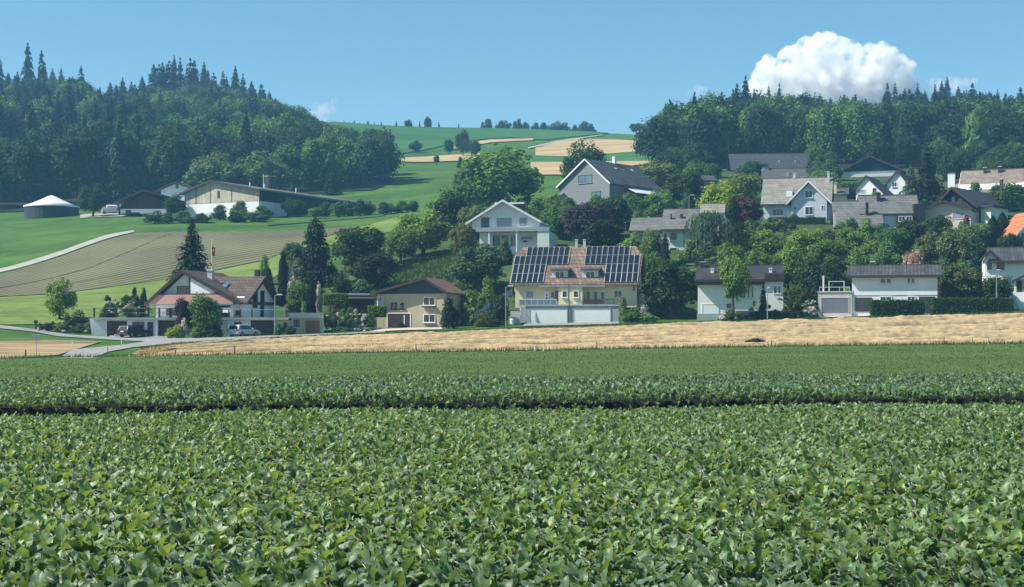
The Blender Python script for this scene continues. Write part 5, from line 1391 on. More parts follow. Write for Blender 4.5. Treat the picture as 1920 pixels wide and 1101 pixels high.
# shrubs and flower bushes named one by one
BUSH = [
 ('leaf_dark', 142, 576, 44, 203, 'dark bush at the foot of the small round tree'), ('leaf_purple', 90, 603, 32, 200, 'greyish purple bush by the farm track'),
 ('leaf_olive', 118, 603, 30, 199.5, 'yellowish bush by the farm track'), ('leaf_blue', 150, 604, 34, 199.5, 'grey leafy bush left of the garage wall'), ('leaf_mid', 172, 598, 26, 201, 'green bush against the slanted garage wall'),
 ('leaf_dark', 206, 562, 44, 214, 'dark bush above the left end of the terrace'), ('leaf_mid', 238, 550, 40, 218, 'tallest bush of the rock garden above the terrace'), ('leaf_dark', 262, 556, 34, 216, 'bush above the middle of the terrace railing'),
 ('leaf_darkest', 252, 536, 16, 228, 'small ball bush at the edge of the bright meadow'), ('leaf_darkest', 270, 537, 15, 228, 'second small ball bush at the edge of the bright meadow'),
 ('leaf_yellow', 330, 606, 34, 190.5, 'yellow-green shrub before the middle garage'), ('blossom_white', 345, 594, 20, 191, 'shrub with pale pink flowers before the chalet'), ('leaf_bright', 368, 612, 34, 190, 'light green shrub under the dense tree'),
 ('leaf_dark', 405, 606, 36, 191, 'dark bush left of the silver car'), ('leaf_mid', 522, 604, 22, 193, 'conical bush beside the lamp post'), ('leaf_dark', 545, 609, 30, 193, 'dark bush between the garages'),
 ('leaf_darkest', 503, 495, 30, 228, 'black-green bush behind the chalet gable'), ('leaf_bright', 495, 470, 24, 240, 'light bush at the lower corner of the ploughed field'), ('blossom_white', 545, 492, 22, 222, 'white flowering bush right of the slim cypress'),
 ('blossom_white', 598, 524, 16, 214, 'white flowering bush right of the second cypress'), ('leaf_pale', 548, 560, 26, 206, 'pale bush above the small garage left end'), ('leaf_bright', 570, 562, 20, 206, 'light bush above the small garage right end'),
 ('leaf_purple', 628, 562, 38, 203, 'dark purple bush under the lime hedge'), ('leaf_olive', 655, 570, 24, 201, 'yellowish bush below the carport'), ('leaf_darkest', 841, 552, 42, 194, 'black-green bush at the right corner of the beige house'),
 ('leaf_mid', 735, 540, 40, 212, 'bush line behind the left roof slope of the beige house'), ('blossom_white', 815, 519, 34, 210, 'white blossoms behind the roof of the beige house'), ('leaf_pale', 850, 522, 40, 211, 'creamy flowering shrub right of the beige roof'),
 ('leaf_olive', 905, 586, 42, 196, 'yellow-green mound left of the lamp post'), ('leaf_dark', 925, 596, 48, 195, 'dark mound left of the white garages'), ('leaf_mid', 880, 566, 36, 200, 'green bush on the slope right of the beige house'),
 ('leaf_darkest', 938, 545, 40, 199, 'round dark bush beside the cream wall of the solar house'), ('leaf_mid', 915, 512, 44, 210, 'green bush below the wide grey-green tree'), ('leaf_bright', 880, 535, 44, 205, 'light green slope shrub'),
 ('leaf_olive', 945, 444, 30, 236, 'blossoming bush before the dark villa windows'), ('leaf_pale', 1168, 552, 26, 198, 'light bush on the terrace right of the white garages'), ('leaf_mid', 1185, 572, 44, 195.5, 'leafy bush right of the white garages'),
 ('blossom_white', 1205, 568, 30, 196, 'white flowering bush between the houses'), ('leaf_bright', 1215, 585, 40, 194, 'light bush at the roadside left of the big dark tree'), ('leaf_olive', 1372, 576, 40, 188.5, 'bush at the foot of the slender tree'),
 ('leaf_dark', 1412, 583, 44, 190, 'dark ground bush before the mansard house'), ('leaf_mid', 1452, 580, 46, 189, 'green bush right of the little spruce'), ('leaf_olive', 1490, 566, 42, 190.5, 'olive bush at the foot of the palm-like shrub'),
 ('leaf_bright', 1588, 535, 22, 194.5, 'light bush behind the terrace railing'), ('leaf_red', 1812, 400, 26, 262, 'reddish bush before the cream gable shutter'), ('leaf_olive', 1490, 397, 20, 281, 'small palm-like bush before the steep gable'),
 ('leaf_yellow', 1040, 358, 34, 318, 'yellow-green bush left of the grey house'), ('leaf_dark', 1415, 640, 40, 144, 'low weed bush on the stubble edge'), ('leaf_mid', 985, 372, 40, 300, 'bush right of the villa ridge'),
 ('leaf_mid', 1015, 366, 48, 310, 'leafy bush above the right roof slope of the villa'), ('leaf_dark', 250, 397, 46, 392, 'dark mound of weeds before the cowshed'),
]
for mt, px, top, w, Y, lab in BUSH:
    tree_px('bush', mt, px, top, w, Y, lab, 'bush', 'bush')
i = 0
for px, top, w, Y in [(290, 392, 40, 356), (315, 396, 40, 356), (345, 394, 44, 356), (378, 398, 46, 356), (412, 380, 34, 368), (452, 374, 40, 372), (440, 396, 44, 358), (475, 396, 50, 358), (490, 384, 44, 366)]:
    tree_px('bush', ['leaf_dark', 'leaf_blue', 'leaf_mid'][i % 3], px, top, w, Y, 'dark bush in the row below the beige barn', 'bush', 'bush', 'bushes below the beige barn'); i += 1
for px in range(610, 790, 21):
    tree_px('bush', ['leaf_dark', 'leaf_mid', 'leaf_blue'][i % 3], px + random.uniform(-4, 4), 373 + random.uniform(-3, 6), 34 + random.uniform(-6, 8), 372 + random.uniform(-4, 4), 'bush in the hedge row along the meadow right of the barn', 'bush', 'bush', 'hedge row right of the barn'); i += 1
for px, top, w in [(645, 226, 8), (655, 228, 7), (664, 225, 8), (675, 229, 7), (690, 226, 9), (702, 228, 6), (715, 228, 7), (743, 227, 8), (765, 224, 14), (771, 226, 8), (787, 226, 7), (802, 219, 17), (823, 228, 7), (860, 231, 6)]:
    tree_px('spruce' if w < 10 else 'tall', 'needle_dark', px, top, w, 893, 'tiny tree on the skyline above the crop field left half', 'skyline_tree', 'tree', 'tiny trees along the left skyline')
for px, top, w in [(905, 227, 10), (915, 221, 24), (940, 224, 22), (950, 223, 18), (965, 226, 14), (973, 220, 16), (985, 226, 14), (1005, 228, 20), (1020, 228, 18), (1035, 228, 22), (1048, 223, 20), (1060, 227, 22), (1078, 232, 16), (1095, 224, 28), (1108, 230, 20)]:
    tree_px('bush', 'leaf_dark', px, top, w, 893, 'bush of the hedge along the skyline of the crop field', 'skyline_bush', 'bush', 'hedge bushes along the skyline')

# woods: every tree is a tree
SKY_L = ([-300, 0, 60, 110, 150, 168, 200, 240, 262, 280, 330, 372, 410, 440, 480, 520, 560, 600, 640, 700, 745], [150, 148, 146, 140, 148, 164, 170, 170, 168, 166, 160, 156, 158, 160, 172, 188, 198, 226, 232, 232, 245])
SKY_R = ([1200, 1218, 1236, 1260, 1300, 1340, 1385, 1402, 1440, 1480, 1520, 1560, 1600, 1640, 1655, 1680, 1720, 1780, 1830, 1880, 1920, 2200], [250, 225, 192, 174, 170, 168, 166, 164, 168, 170, 174, 186, 182, 190, 182, 178, 176, 174, 176, 182, 182, 176])
def wood_place(side, px, Y, f, b):
    t = (Y - f) / max(1.0, b - f)
    dep = 'at the front edge' if t < 0.12 else ('low inside' if t < 0.4 else ('halfway up' if t < 0.7 else 'near the crest'))
    if side == 'left':
        lm = 'above the tent-roofed tank' if px < 165 else ('above the cowshed' if px < 335 else ('behind the beige barn' if px < 530 else 'towards its open right end'))
    else:
        lm = 'towards its open left end' if px < 1370 else ('above the dark farmhouse roof' if px < 1545 else ('above the black barn gable' if px < 1715 else 'around the tall poplar'))
    return '%s of the %s wood %s' % (dep, side, lm)
def wood(side, frontY, backY, px0, px1, d, species, sky, seed, exclude=()):
    rg = random.Random(seed)
    n = 0; Y = 425.0; row = 0
    while Y < 880:
        step = d * 0.9
        x0, x1 = (px0 - CX) * Y / FPX, (px1 - CX) * Y / FPX
        x = x0 + (row % 2) * d / 2
        while x < x1:
            xx, yy = x + rg.uniform(-0.32, 0.32) * d, Y + rg.uniform(-0.32, 0.32) * step
            px = CX + xx * FPX / yy
            if frontY(px) <= yy <= backY(px):
                sp = species(px, yy, rg)
                z = terr1(xx, yy)
                h = rg.uniform(16, 24) if sp == 'b' else rg.uniform(18, 27)
                s_ = np.interp(px, *sky) + rg.uniform(-2, 12) * (1 if sp == 'b' else 0.8)
                if sp == 'c' and rg.random() < 0.2: s_ -= rg.uniform(0, 6)
                hmax = ZC + (YH - s_) * yy / FPX - z
                h = min(h, hmax)
                if h > 7:
                    w = (h * rg.uniform(0.68, 0.98) if sp == 'b' else h * rg.uniform(0.40, 0.52))
                    w = max(w, d * (1.05 if sp == 'b' else 0.72))
                    mt = rg.choice(['leaf_forest', 'leaf_forest', 'leaf_dark', 'leaf_mid', 'leaf_blue', 'leaf_mid']) if sp == 'b' else rg.choice(['needle_dark', 'needle_dark', 'needle_mid'])
                    place = wood_place(side, px, yy, frontY(px), backY(px)); kindn = 'broadleaf tree' if sp == 'b' else 'dark conifer'
                    put_tree('tall' if sp == 'b' else 'spruce', mt, (xx, yy, z), w, h, '%s %s' % (kindn, place), '%ss %s' % (kindn, place), 'broadleaf_tree' if sp == 'b' else 'conifer')
                    n += 1
            x += d
        Y += step; row += 1
    return n
fl = lambda px: np.interp(px, [-300, 0, 150, 200, 262, 330, 480, 620, 700, 745], [438, 440, 444, 438, 446, 460, 462, 476, 484, 505])
bl = lambda px: np.interp(px, [-300, 500, 560, 600, 650, 745, 750], [866, 862, 800, 630, 560, 530, 400])
def sp_l(px, Y, rg):
    if px < 45 and Y < 480: return 'b' if rg.random() < 0.8 else 'c'
    if px < 235 and Y < 640: return 'c' if rg.random() < 0.8 else 'b'
    if Y > 700: return 'c' if rg.random() < (0.5 if px < 520 else 0.4) else 'b'
    if px < 235: return 'b' if rg.random() < 0.5 else 'c'
    return 'b' if rg.random() < 0.9 else 'c'
fr = lambda px: np.interp(px, [1200, 1218, 1300, 1380, 1500, 1560, 1690, 1750, 1920, 2200], [470, 462, 452, 448, 446, 440, 440, 452, 458, 450])
brr = lambda px: np.interp(px, [1214, 1218, 1300, 1500, 1640, 1660, 1920, 2200], [440, 486, 560, 640, 700, 790, 830, 830])
def sp_r(px, Y, rg):
    if px > 1640 and Y > 520: return 'c' if rg.random() < 0.75 else 'b'
    if Y > 560: return 'c' if rg.random() < 0.35 else 'b'
    return 'b' if rg.random() < 0.9 else 'c'
n_l = wood('left', fl, bl, -50, 752, 14.2, sp_l, SKY_L, 3)
n_r = wood('right', fr, brr, 1215, 1965, 13.4, sp_r, SKY_R, 4)
print('wood trees', n_l, n_r)
rs = random.Random(77)
for px, top, w, kd in [(268, 142, 26, 'spruce'), (284, 110, 34, 'pine'), (296, 124, 26, 'pine'), (304, 109, 30, 'pine'), (317, 113, 30, 'pine'), (330, 104, 26, 'spruce'), (341, 102, 28, 'spruce'), (354, 112, 30, 'pine'), (366, 106, 32, 'spruce'), (379, 118, 28, 'spruce'), (392, 128, 28, 'spruce'), (404, 126, 30, 'pine'), (416, 130, 30, 'spruce'), (428, 140, 28, 'spruce'), (441, 126, 32, 'spruce'), (455, 142, 30, 'spruce'), (470, 152, 32, 'spruce'), (486, 158, 30, 'spruce'), (503, 172, 28, 'spruce'),
                        (14, 128, 26, 'spruce'), (33, 134, 28, 'spruce'), (100, 128, 30, 'spruce'), (118, 130, 28, 'spruce'), (136, 136, 26, 'spruce'), (172, 150, 22, 'spruce'), (186, 156, 20, 'spruce'), (204, 152, 20, 'spruce'), (216, 146, 22, 'spruce'), (230, 143, 24, 'spruce'), (243, 150, 22, 'spruce'), (255, 148, 24, 'spruce')]:
    tree_px(kd, rs.choice(['needle_dark', 'needle_mid']), px + rs.uniform(-4, 4), top + 3 + rs.uniform(-4, 10), w * rs.uniform(1.0, 1.5), rs.uniform(820, 858), 'dark conifer on the skyline of the left wood', 'conifer', 'tree', 'skyline conifers of the left wood')
for px, top, w in [(1382, 147, 34), (1400, 142, 32), (1418, 158, 30), (1446, 152, 32), (1462, 160, 28), (1580, 166, 30), (1608, 170, 28), (1667, 150, 30), (1680, 156, 26), (1694, 154, 28), (1708, 158, 26), (1722, 150, 30), (1737, 160, 24), (1750, 152, 28), (1764, 152, 28), (1779, 146, 32), (1795, 150, 28), (1808, 158, 24), (1822, 152, 28), (1838, 158, 26), (1856, 158, 30), (1872, 168, 24), (1890, 166, 26), (1911, 162, 32), (1928, 160, 30)]:
    tree_px('spruce', rs.choice(['needle_dark', 'needle_mid']), px + rs.uniform(-5, 5), top + 4 + rs.uniform(-4, 12), w * rs.uniform(1.0, 1.6), rs.uniform(560, 610) if px < 1640 else rs.uniform(700, 790), 'dark conifer on the skyline of the right wood', 'conifer', 'tree', 'skyline conifers of the right wood')

# shrubs that fill the hillside gardens
boxes = []
for o in list(col.objects):
    if o.type == 'EMPTY' and o.parent is None and o.get('category') in ('house', 'barn', 'garage', 'carport', 'cabin', 'shed'):
        Mw = Matrix.Translation(o.location) @ o.rotation_euler.to_matrix().to_4x4()
        pts = [Mw @ Vector(c) for ch in o.children if ch.type == 'MESH' for c in ch.bound_box]
        boxes.append((min(p.x for p in pts), max(p.x for p in pts), min(p.y for p in pts), max(p.y for p in pts)))
def free(x, y, r):
    return not any(a - r < x < b + r and c - r * 1.6 < y < d + r for a, b, c, d in boxes)
rs = random.Random(21); k = 0; tries = 0
HN = {'solar_house': 'the solar house', 'garage_terrace': 'the maroon-doored garage block', 'chalet': 'the brown-roofed chalet', 'small_garage': 'the small beige garage', 'numbered_house': 'the beige house with numerals', 'carport': 'the flat carport', 'gabled_villa': 'the white gabled house', 'grey_house': 'the tall grey house', 'two_level_house': 'the stepped grey roof', 'steep_gable_house': 'the steep-gabled house', 'grey_roof_house': 'the broad grey roof', 'shallow_gable_house': 'the cream shallow gable', 'dark_chalet': 'the dark chalet', 'pink_roof_house': 'the long pinkish roof', 'white_gable_cottage': 'the small white cottage', 'rear_white_cottage': 'the rear white gable', 'dark_barn': 'the black barn gable', 'dark_farmhouse': 'the dark farmhouse roof', 'blue_slate_house': 'the bluish slate roof', 'yellow_chimney_house': 'the yellow chimney', 'garden_shed': 'the small grey shed', 'orange_roof_house': 'the orange roof', 'corner_white_house': 'the right corner white house', 'garden_cabin': 'the timber cabin', 'long_white_house': 'the long white house', 'mansard_house': 'the mansard house'}
HC = [(HN[o.name.split('.')[0]], o.location.x, o.location.y) for o in list(col.objects) if o.type == 'EMPTY' and o.parent is None and o.name.split('.')[0] in HN]
def near_house(x, y):
    n_, hx, hy = min(HC, key=lambda h_: math.hypot(h_[1] - x, h_[2] - y))
    return ('before ' if y < hy - 1 else 'behind ') + n_
while k < 260 and tries < 8000:
    tries += 1
    px, Y = rs.uniform(500, 1925), rs.uniform(205, 345)
    if px < 860 and Y > 250: continue
    if 690 < px < 870 and Y > 214: continue
    x = (px - CX) * Y / FPX
    w = rs.uniform(2.2, 5.6)
    if not free(x, Y, w * 0.6): continue
    put_tree('bush', rs.choice(['leaf_mid', 'leaf_dark', 'leaf_bright', 'leaf_mid', 'leaf_dark', 'leaf_blue', 'leaf_pale', 'leaf_olive']), (x, Y, terr1(x, Y)), w, w * rs.uniform(0.6, 1.0),
             'leafy garden shrub ' + near_house(x, Y), 'garden shrubs ' + near_house(x, Y), 'shrub', 'shrub'); k += 1

k = 0; tries = 0
while k < 52 and tries < 3000:       # loose trees between the upper houses and the right wood
    tries += 1
    px, Y = rs.uniform(1225, 1925), rs.uniform(345, 440)
    x = (px - CX) * Y / FPX
    h = rs.uniform(5, 10)
    if not free(x, Y, 2.6): continue
    if any(a - 2 < x * q / Y < b + 1 and c > Y and c - Y < 80 for a, b, c, d in boxes for q in (c,)): continue
    put_tree('round', rs.choice(['leaf_mid', 'leaf_dark', 'leaf_blue', 'leaf_forest', 'leaf_dark']), (x, Y, terr1(x, Y)), h * rs.uniform(0.8, 1.1), h, 'loose tree below the right wood ' + near_house(x, Y), 'loose trees below the right wood ' + near_house(x, Y), 'garden_tree'); k += 1
# hedges
def hedge(label, px0, px1, top, bot, Y, depth, mat='hedge_leaf', name='hedge', rough=0.05):
    a, b = at(px0, bot, Y), at(px1, bot, Y)
    h = at(px0, top, Y).z - a.z; L = (b - a).length
    rg = np.random.default_rng(int(px0))
    area = L * h * 2 + L * depth + 2 * depth * h
    n = int(area * 75)
    u = rg.uniform(0, L, n); v = rg.uniform(-0.3, h, n); w = rg.uniform(0, depth, n)
    f = rg.choice(4, n, p=np.array([L * h, L * depth, L * h, 2 * depth * h]) / area)
    P = np.c_[u, w, v]; N = np.zeros((n, 3))
    for i_, (ax, val, nr) in enumerate(((1, 0.0, (0, -1, 0)), (2, h, (0, 0, 1)), (1, depth, (0, 1, 0)), (0, 0.0, (-1, 0, 0)))):
        q = f == i_
        P[q, ax] = val; N[q] = nr
    q = (f == 3) & (rg.uniform(size=n) > 0.5); P[q, 0] = L; N[q] = (1, 0, 0)
    P += rg.normal(size=(n, 3)) * rough; N = unit(N + rg.normal(size=(n, 3)) * 0.5 + np.array([0, 0, 0.2]))
    V, Fq = leaf_quads(P, N, 0.11 * rg.uniform(0.6, 1.3, n), rg)
    e = empty(name, a, math.atan2(b.y - a.y, b.x - a.x)); tag(e, label, 'hedge')
    link_mesh('foliage', np_mesh('foliage', V, Fq), mat, e)
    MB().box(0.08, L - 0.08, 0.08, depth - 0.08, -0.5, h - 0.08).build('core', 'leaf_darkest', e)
hedge('clipped hedge before the long white house', 1635, 1734, 563, 588.5, 186.5, 1.2)
hedge('clipped hedge at the right below the wide green tree', 1750, 1901, 559.5, 585, 187.5, 1.2)
hedge('tall hedge below the steep-gabled house', 1443, 1548, 408, 437, 277, 2.0)
hedge('hedge with bright lime top left of the carport', 606, 652, 551, 566, 204, 1.5, 'hedge_lime')
hedge('small lime-topped hedge left of the garage with the numerals', 690, 724, 574, 588, 199.0, 1.2, 'hedge_lime')

# rock gardens
def rock_mesh(seed):
    bm = bmesh.new(); bmesh.ops.create_icosphere(bm, subdivisions=2, radius=0.5)
    rg = random.Random(seed)
    c = [Vector((rg.uniform(-1, 1), rg.uniform(-1, 1), rg.uniform(-1, 1))).normalized() for _ in range(9)]
    for v in bm.verts:
        d = v.co.normalized()
        v.co *= 1 - 0.35 * max(0, max(d.dot(q) for q in c) - 0.72) / 0.28 + rg.uniform(-0.05, 0.05)
    me = bpy.data.meshes.new('stone'); bm.to_mesh(me); bm.free(); me.materials.append(MAT['stone'])
    return me
ROCK = [rock_mesh(i) for i in range(5)]
def rockery(label, pts, n, Y, size, seed):
    rg = random.Random(seed)
    (x0, yb), (x1, yt) = pts
    g = at((x0 + x1) / 2, yb, Y)
    e = empty('rockery', g); tag(e, label, 'rock garden')
    for i_ in range(n):
        px = rg.uniform(x0, x1); t = rg.random()
        py = yb + (yt - yb) * t
        p = at(px, py, Y + t * 3.0) - g
        o = bpy.data.objects.new('stone', rg.choice(ROCK)); o.parent = e; col.objects.link(o)
        s_ = size * rg.uniform(0.6, 1.3)
        o.location = p; o.scale = (s_ * 1.25, s_, s_ * 0.8); o.rotation_euler = (rg.uniform(-0.4, 0.4), rg.uniform(-0.4, 0.4), rg.uniform(0, 6.28))
rockery('boulder bank between the small garage and the carport', ((608, 626), (705, 588)), 64, 197.0, 0.55, 1)
rockery('stone bank along the farm track left of the garage block', ((66, 622), (195, 612)), 30, 198.5, 0.5, 2)
rockery('boulder wall left of the grey garage door', ((1498, 590), (1530, 564)), 40, 191.5, 0.6, 3)
rockery('low stones under the slender tree', ((1349, 598), (1385, 593)), 14, 187.5, 0.7, 4)
rockery('garden terrace stones above the railed garage terrace', ((195, 590), (285, 560)), 14, 209.0, 0.5, 5)
rs = random.Random(5)
for px0, px1, t0, t1, Y0, n, lab, grp in ((612, 700, 584, 612, 197.0, 44, 'small plant between the boulders beside the carport', 'plants on the boulder bank'), (70, 190, 606, 616, 198.8, 14, 'small plant on the stone bank by the farm track', 'plants on the stone bank'), (195, 285, 558, 584, 210, 14, 'small plant on the rock garden above the terrace', 'plants above the terrace'), (1400, 1530, 575, 592, 190, 14, 'small plant along the low wall before the mansard house', 'plants before the mansard house'), (870, 950, 572, 604, 197, 16, 'small plant on the slope left of the white garages', 'plants left of the white garages')):
    for i_ in range(n):
        px = rs.uniform(px0, px1); t = rs.random(); py = t1 + (t0 - t1) * t; Y = Y0 + t * 4
        p = at(px, py + 3, Y)
        w = rs.uniform(0.7, 1.5)
        put_tree('bush', rs.choice(['leaf_mid', 'leaf_dark', 'leaf_pale', 'leaf_blue', 'leaf_olive', 'leaf_bright', 'blossom_white']), p, w, w * rs.uniform(0.6, 0.95), lab, grp, 'small_plant', 'plant')
# ---------------------------------------------------------------- beet field
def beet_leaf(L, W, pet, e0, e1, nl, nc, wav, seed, twist=0.0):
    """one beet leaf: stalk then a blade that arches over; returns verts and quads"""
    rg = np.random.default_rng(seed)
    V, Q = [], []
    d = np.array([math.cos(e0), 0, math.sin(e0)])
    b = d * pet
    sw = 0.012
    V += [(0, -sw, 0), (0, sw, 0), (b[0], sw * 0.8, b[2]), (b[0], -sw * 0.8, b[2])]
    Q.append((0, 1, 2, 3))
    p = b.copy(); base = len(V)
    ph = rg.uniform(0, 6.28, 2)
    for i in range(nl + 1):
        s = i / nl
        a = e0 + (e1 - e0) * s ** 1.2
        t = np.array([math.cos(a), 0, math.sin(a)]); nrm = np.array([-math.sin(a), 0, math.cos(a)])
        w = W / 2 * (math.sin(math.pi * min(1, (0.04 + 0.93 * s)) ** 0.72) ** 0.75)
        for j in range(nc + 1):
            q = -1 + 2 * j / nc
            lift = 0.32 * abs(q) * w + wav * abs(q) ** 2 * math.sin(s * 11 + ph[0 if q < 0 else 1])
            tw = twist * s
            o = np.array([0, 1, 0]) * (q * w * math.cos(tw)) + nrm * (lift + q * w * math.sin(tw))
            V.append(tuple(p + o))
        p = p + t * (L / nl)
    for i in range(nl):
        for j in range(nc):
            k = base + i * (nc + 1) + j
            Q.append((k, k + 1, k + nc + 2, k + nc + 1))
    return np.array(V), np.array(Q)
SPEC = [(0.24, 0.155, 0.24, 1.35, 0.55), (0.26, 0.16, 0.26, 1.25, -0.10), (0.25, 0.17, 0.24, 1.10, -0.60), (0.23, 0.15, 0.28, 1.45, 1.05), (0.27, 0.165, 0.22, 0.95, -0.25), (0.20, 0.13, 0.18, 1.4, 0.9), (0.26, 0.17, 0.25, 1.2, 0.25), (0.24, 0.15, 0.27, 1.3, -0.8)]
def leaf_set(nl, nc): return [beet_leaf(L, W, p, a, b, nl, nc, 0.016, 5 + i, (-1) ** i * 0.35) for i, (L, W, p, a, b) in enumerate(SPEC)]
HI, MID, LO = leaf_set(6, 4), leaf_set(4, 2), leaf_set(3, 2)
br_ = np.random.default_rng(99)
def plants(ya, yb, row, step, xm):
    out = []
    d = np.array([1, 0.20]); d /= np.linalg.norm(d); nn = np.array([-d[1], d[0]])
    for r_ in np.arange(-40, 140, row):
        s = np.arange(-75, 75, step) + br_.uniform(0, step)
        P = d[None] * s[:, None] + nn[None] * r_ + br_.normal(size=(len(s), 2)) * 0.05
        out.append(P)
    P = np.concatenate(out)
    ok = (P[:, 1] > ya(P[:, 0])) & (P[:, 1] < yb(P[:, 0])) & (np.abs(P[:, 0]) < xm(P[:, 1]))
    return P[ok]
near = plants(lambda x: 9.5 + 0 * x, lambda x: gap_near(x) + 0.5, 0.42, 0.22, lambda y: 1.5 + y * 0.41)
far = plants(gap_far, beet_end, 0.50, 0.29, lambda y: 2 + y * 0.41)
def leaves_of(P, nleaf, sc=1.0):
    n = len(P)
    size = br_.uniform(0.8, 1.15, n) * sc
    pxx = P[:, 0] * 0.35 + P[:, 1] * 0.21
    size *= 1 + 0.10 * np.sin(pxx) + 0.07 * np.sin(P[:, 1] * 0.9 - P[:, 0] * 0.5)
    yaw0 = br_.uniform(0, 6.28, n)
    k = np.arange(nleaf)
    yaw = yaw0[:, None] + k * 2.4 + br_.normal(size=(n, nleaf)) * 0.3
    t = br_.integers(0, len(SPEC), (n, nleaf))
    s = size[:, None] * br_.uniform(0.75, 1.12, (n, nleaf))
    tilt = br_.normal(size=(n, nleaf)) * 0.16
    base = np.c_[P, terr(P[:, 0], P[:, 1])]
    return np.repeat(base[:, None], nleaf, 1), yaw, s, tilt, t
def leaf_mass(name, P, nleaf, LS, label, sc=1.0):
    base, yaw, s, tilt, t = [a.reshape(-1, *a.shape[2:]) for a in leaves_of(P, nleaf, sc)]
    VV, FF, off = [], [], 0
    for i, (V, Q) in enumerate(LS):
        q = np.where(t == i)[0]
        if len(q) == 0: continue
        c, sn = np.cos(yaw[q]), np.sin(yaw[q]); ct, st_ = np.cos(tilt[q]), np.sin(tilt[q])
        x = V[None, :, 0] * ct[:, None] + V[None, :, 2] * st_[:, None]; z = -V[None, :, 0] * st_[:, None] + V[None, :, 2] * ct[:, None]
        y = np.broadcast_to(V[None, :, 1], x.shape)
        X = (x * c[:, None] - y * sn[:, None]) * s[q][:, None] + base[q, 0][:, None]
        Y = (x * sn[:, None] + y * c[:, None]) * s[q][:, None] + base[q, 1][:, None]
        Z = z * s[q][:, None] + base[q, 2][:, None]
        VV.append(np.stack([X, Y, Z], -1).reshape(-1, 3))
        FF.append((Q[None] + (np.arange(len(q)) * len(V))[:, None, None]).reshape(-1, 4) + off)
        off += len(q) * len(V)
    o = link_mesh(name, np_mesh(name, np.concatenate(VV), np.concatenate(FF), True), 'beet_leaf')
    return tag(o, label, 'beet plants', None, 'stuff')
PX = CX + near[:, 0] * FPX / near[:, 1]; PY = YH + (ZC - 0.42) * FPX / near[:, 1]
vis = (PX > 5) & (PX < 1915) & (PY < 1106)
order = np.where(vis)[0][np.argsort(near[vis, 1])][:300]
mask = np.ones(len(near), bool); mask[order] = False
print('beets', len(near), len(far))
mid_ = mask & (near[:, 1] < 27); bk_ = mask & (near[:, 1] >= 27)
leaf_mass('beet_leaves', near[mid_], 10, MID, 'dense mass of beet leaves filling the front of the near field', 0.76)
leaf_mass('beet_leaves', near[bk_], 11, LO, 'dense mass of beet leaves filling the back of the near field up to the dark gap', 0.74)
leaf_mass('beet_leaves', far, 7, LO, 'dense mass of beet leaves beyond the dark gap', 0.78)
bank = plants(lambda x: gap_near(x) + 0.42, lambda x: gap_near(x) + 0.76, 0.11, 0.20, lambda y: 2 + y * 0.41)
leaf_mass('beet_leaves', bank, 7, LO, 'shaded beet leaves hanging over the dark edge across the field', 0.5)
hi_me = []
for V, Q in HI:
    me = np_mesh('leaf', V, Q, True); me.materials.append(MAT['beet_leaf']); hi_me.append(me)
base, yaw, s, tilt, t = leaves_of(near[order], 10, 0.8)
for i in range(len(order)):
    e = empty('beet_plant', base[i, 0])
    tag(e, 'broad-leaved green beet plant in the nearest rows of the field', 'beet plant', 'nearest beet plants')
    for j in range(10):
        o = bpy.data.objects.new('leaf', hi_me[t[i, j]]); o.parent = e; col.objects.link(o)
        o.rotation_euler = (0, tilt[i, j], yaw[i, j]); sc_ = s[i, j]; o.scale = (sc_, sc_, sc_)

# ---------------------------------------------------------------- grass, stubble, straw windrows
def blades(name, n, sampler, hmin, hmax, w, mat, label, seed, lean=0.35):
    rg = np.random.default_rng(seed)
    P = sampler(rg, n); n = len(P)
    z = terr(P[:, 0], P[:, 1])
    a = rg.uniform(0, 6.28, n); h = rg.uniform(hmin, hmax, n); ww = w * (0.6 + 0.8 * rg.random(n)) * (P[:, 1] / 110)
    dx, dy = np.cos(a) * ww, np.sin(a) * ww * 0.3
    B = np.c_[P, z]
    top = B + np.c_[rg.normal(size=n) * lean * h, rg.normal(size=n) * lean * h, h]
    V = np.stack([B - np.c_[dx, dy, 0 * dx], B + np.c_[dx, dy, 0 * dx], top], 1).reshape(-1, 3)
    o = link_mesh(name, np_mesh(name, V, np.arange(len(V)).reshape(-1, 3)), mat)
    return tag(o, label, 'grass' if 'grass' in name else 'stubble', None, 'stuff')
def px_sampler(px0, px1, yfa, yfb):
    def f(rg, n):
        px = rg.uniform(px0, px1, n); t = rg.random(n)
        ya, yb = yfa(px), yfb(px)
        Y = 1 / ((1 - t) / ya + t / yb)
        return np.c_[(px - CX) * Y / FPX, Y]
    return f
def edge_Y(pts):
    pp = sorted(pts); X = [p[0] for p in pp]; Yv = [hit(p[0], p[1])[1] for p in pp]
    return lambda px: np.interp(px, X, Yv)
mY = edge_Y(meadow_edge)
eb = lambda px: 78.0 / (1 - 0.20 * (px - CX) / FPX)
blades('meadow_grass', 60000, px_sampler(-150, 2080, eb, mY), 0.03, 0.10, 0.05, 'grass_blade', 'short green grass of the meadow strip', 1)
blades('edge_grass', 5000, px_sampler(-150, 2080, lambda p: mY(p) - 1.2, lambda p: mY(p) + 0.8), 0.15, 0.5, 0.03, 'grass_blade', 'taller grass along the fence line', 2)
sA = [(236, 669.5), (500, 664.8), (750, 660.8), (1000, 657.8), (1250, 653.3), (1500, 649.8), (1750, 646.3), (1920, 644.3), (2100, 640)]
sB = [(262, 656), (330, 646.5), (480, 638), (600, 632), (800, 625), (960, 618), (1200, 610), (1500, 601.5), (1750, 593), (1920, 588), (2100, 581)]
sAy, sBy = edge_Y(sA), edge_Y(sB)
blades('stubble_stalks', 50000, px_sampler(262, 2050, sAy, sBy), 0.06, 0.2, 0.06, 'straw_blade', 'cut straw stalks covering the stubble field', 3, 0.8)
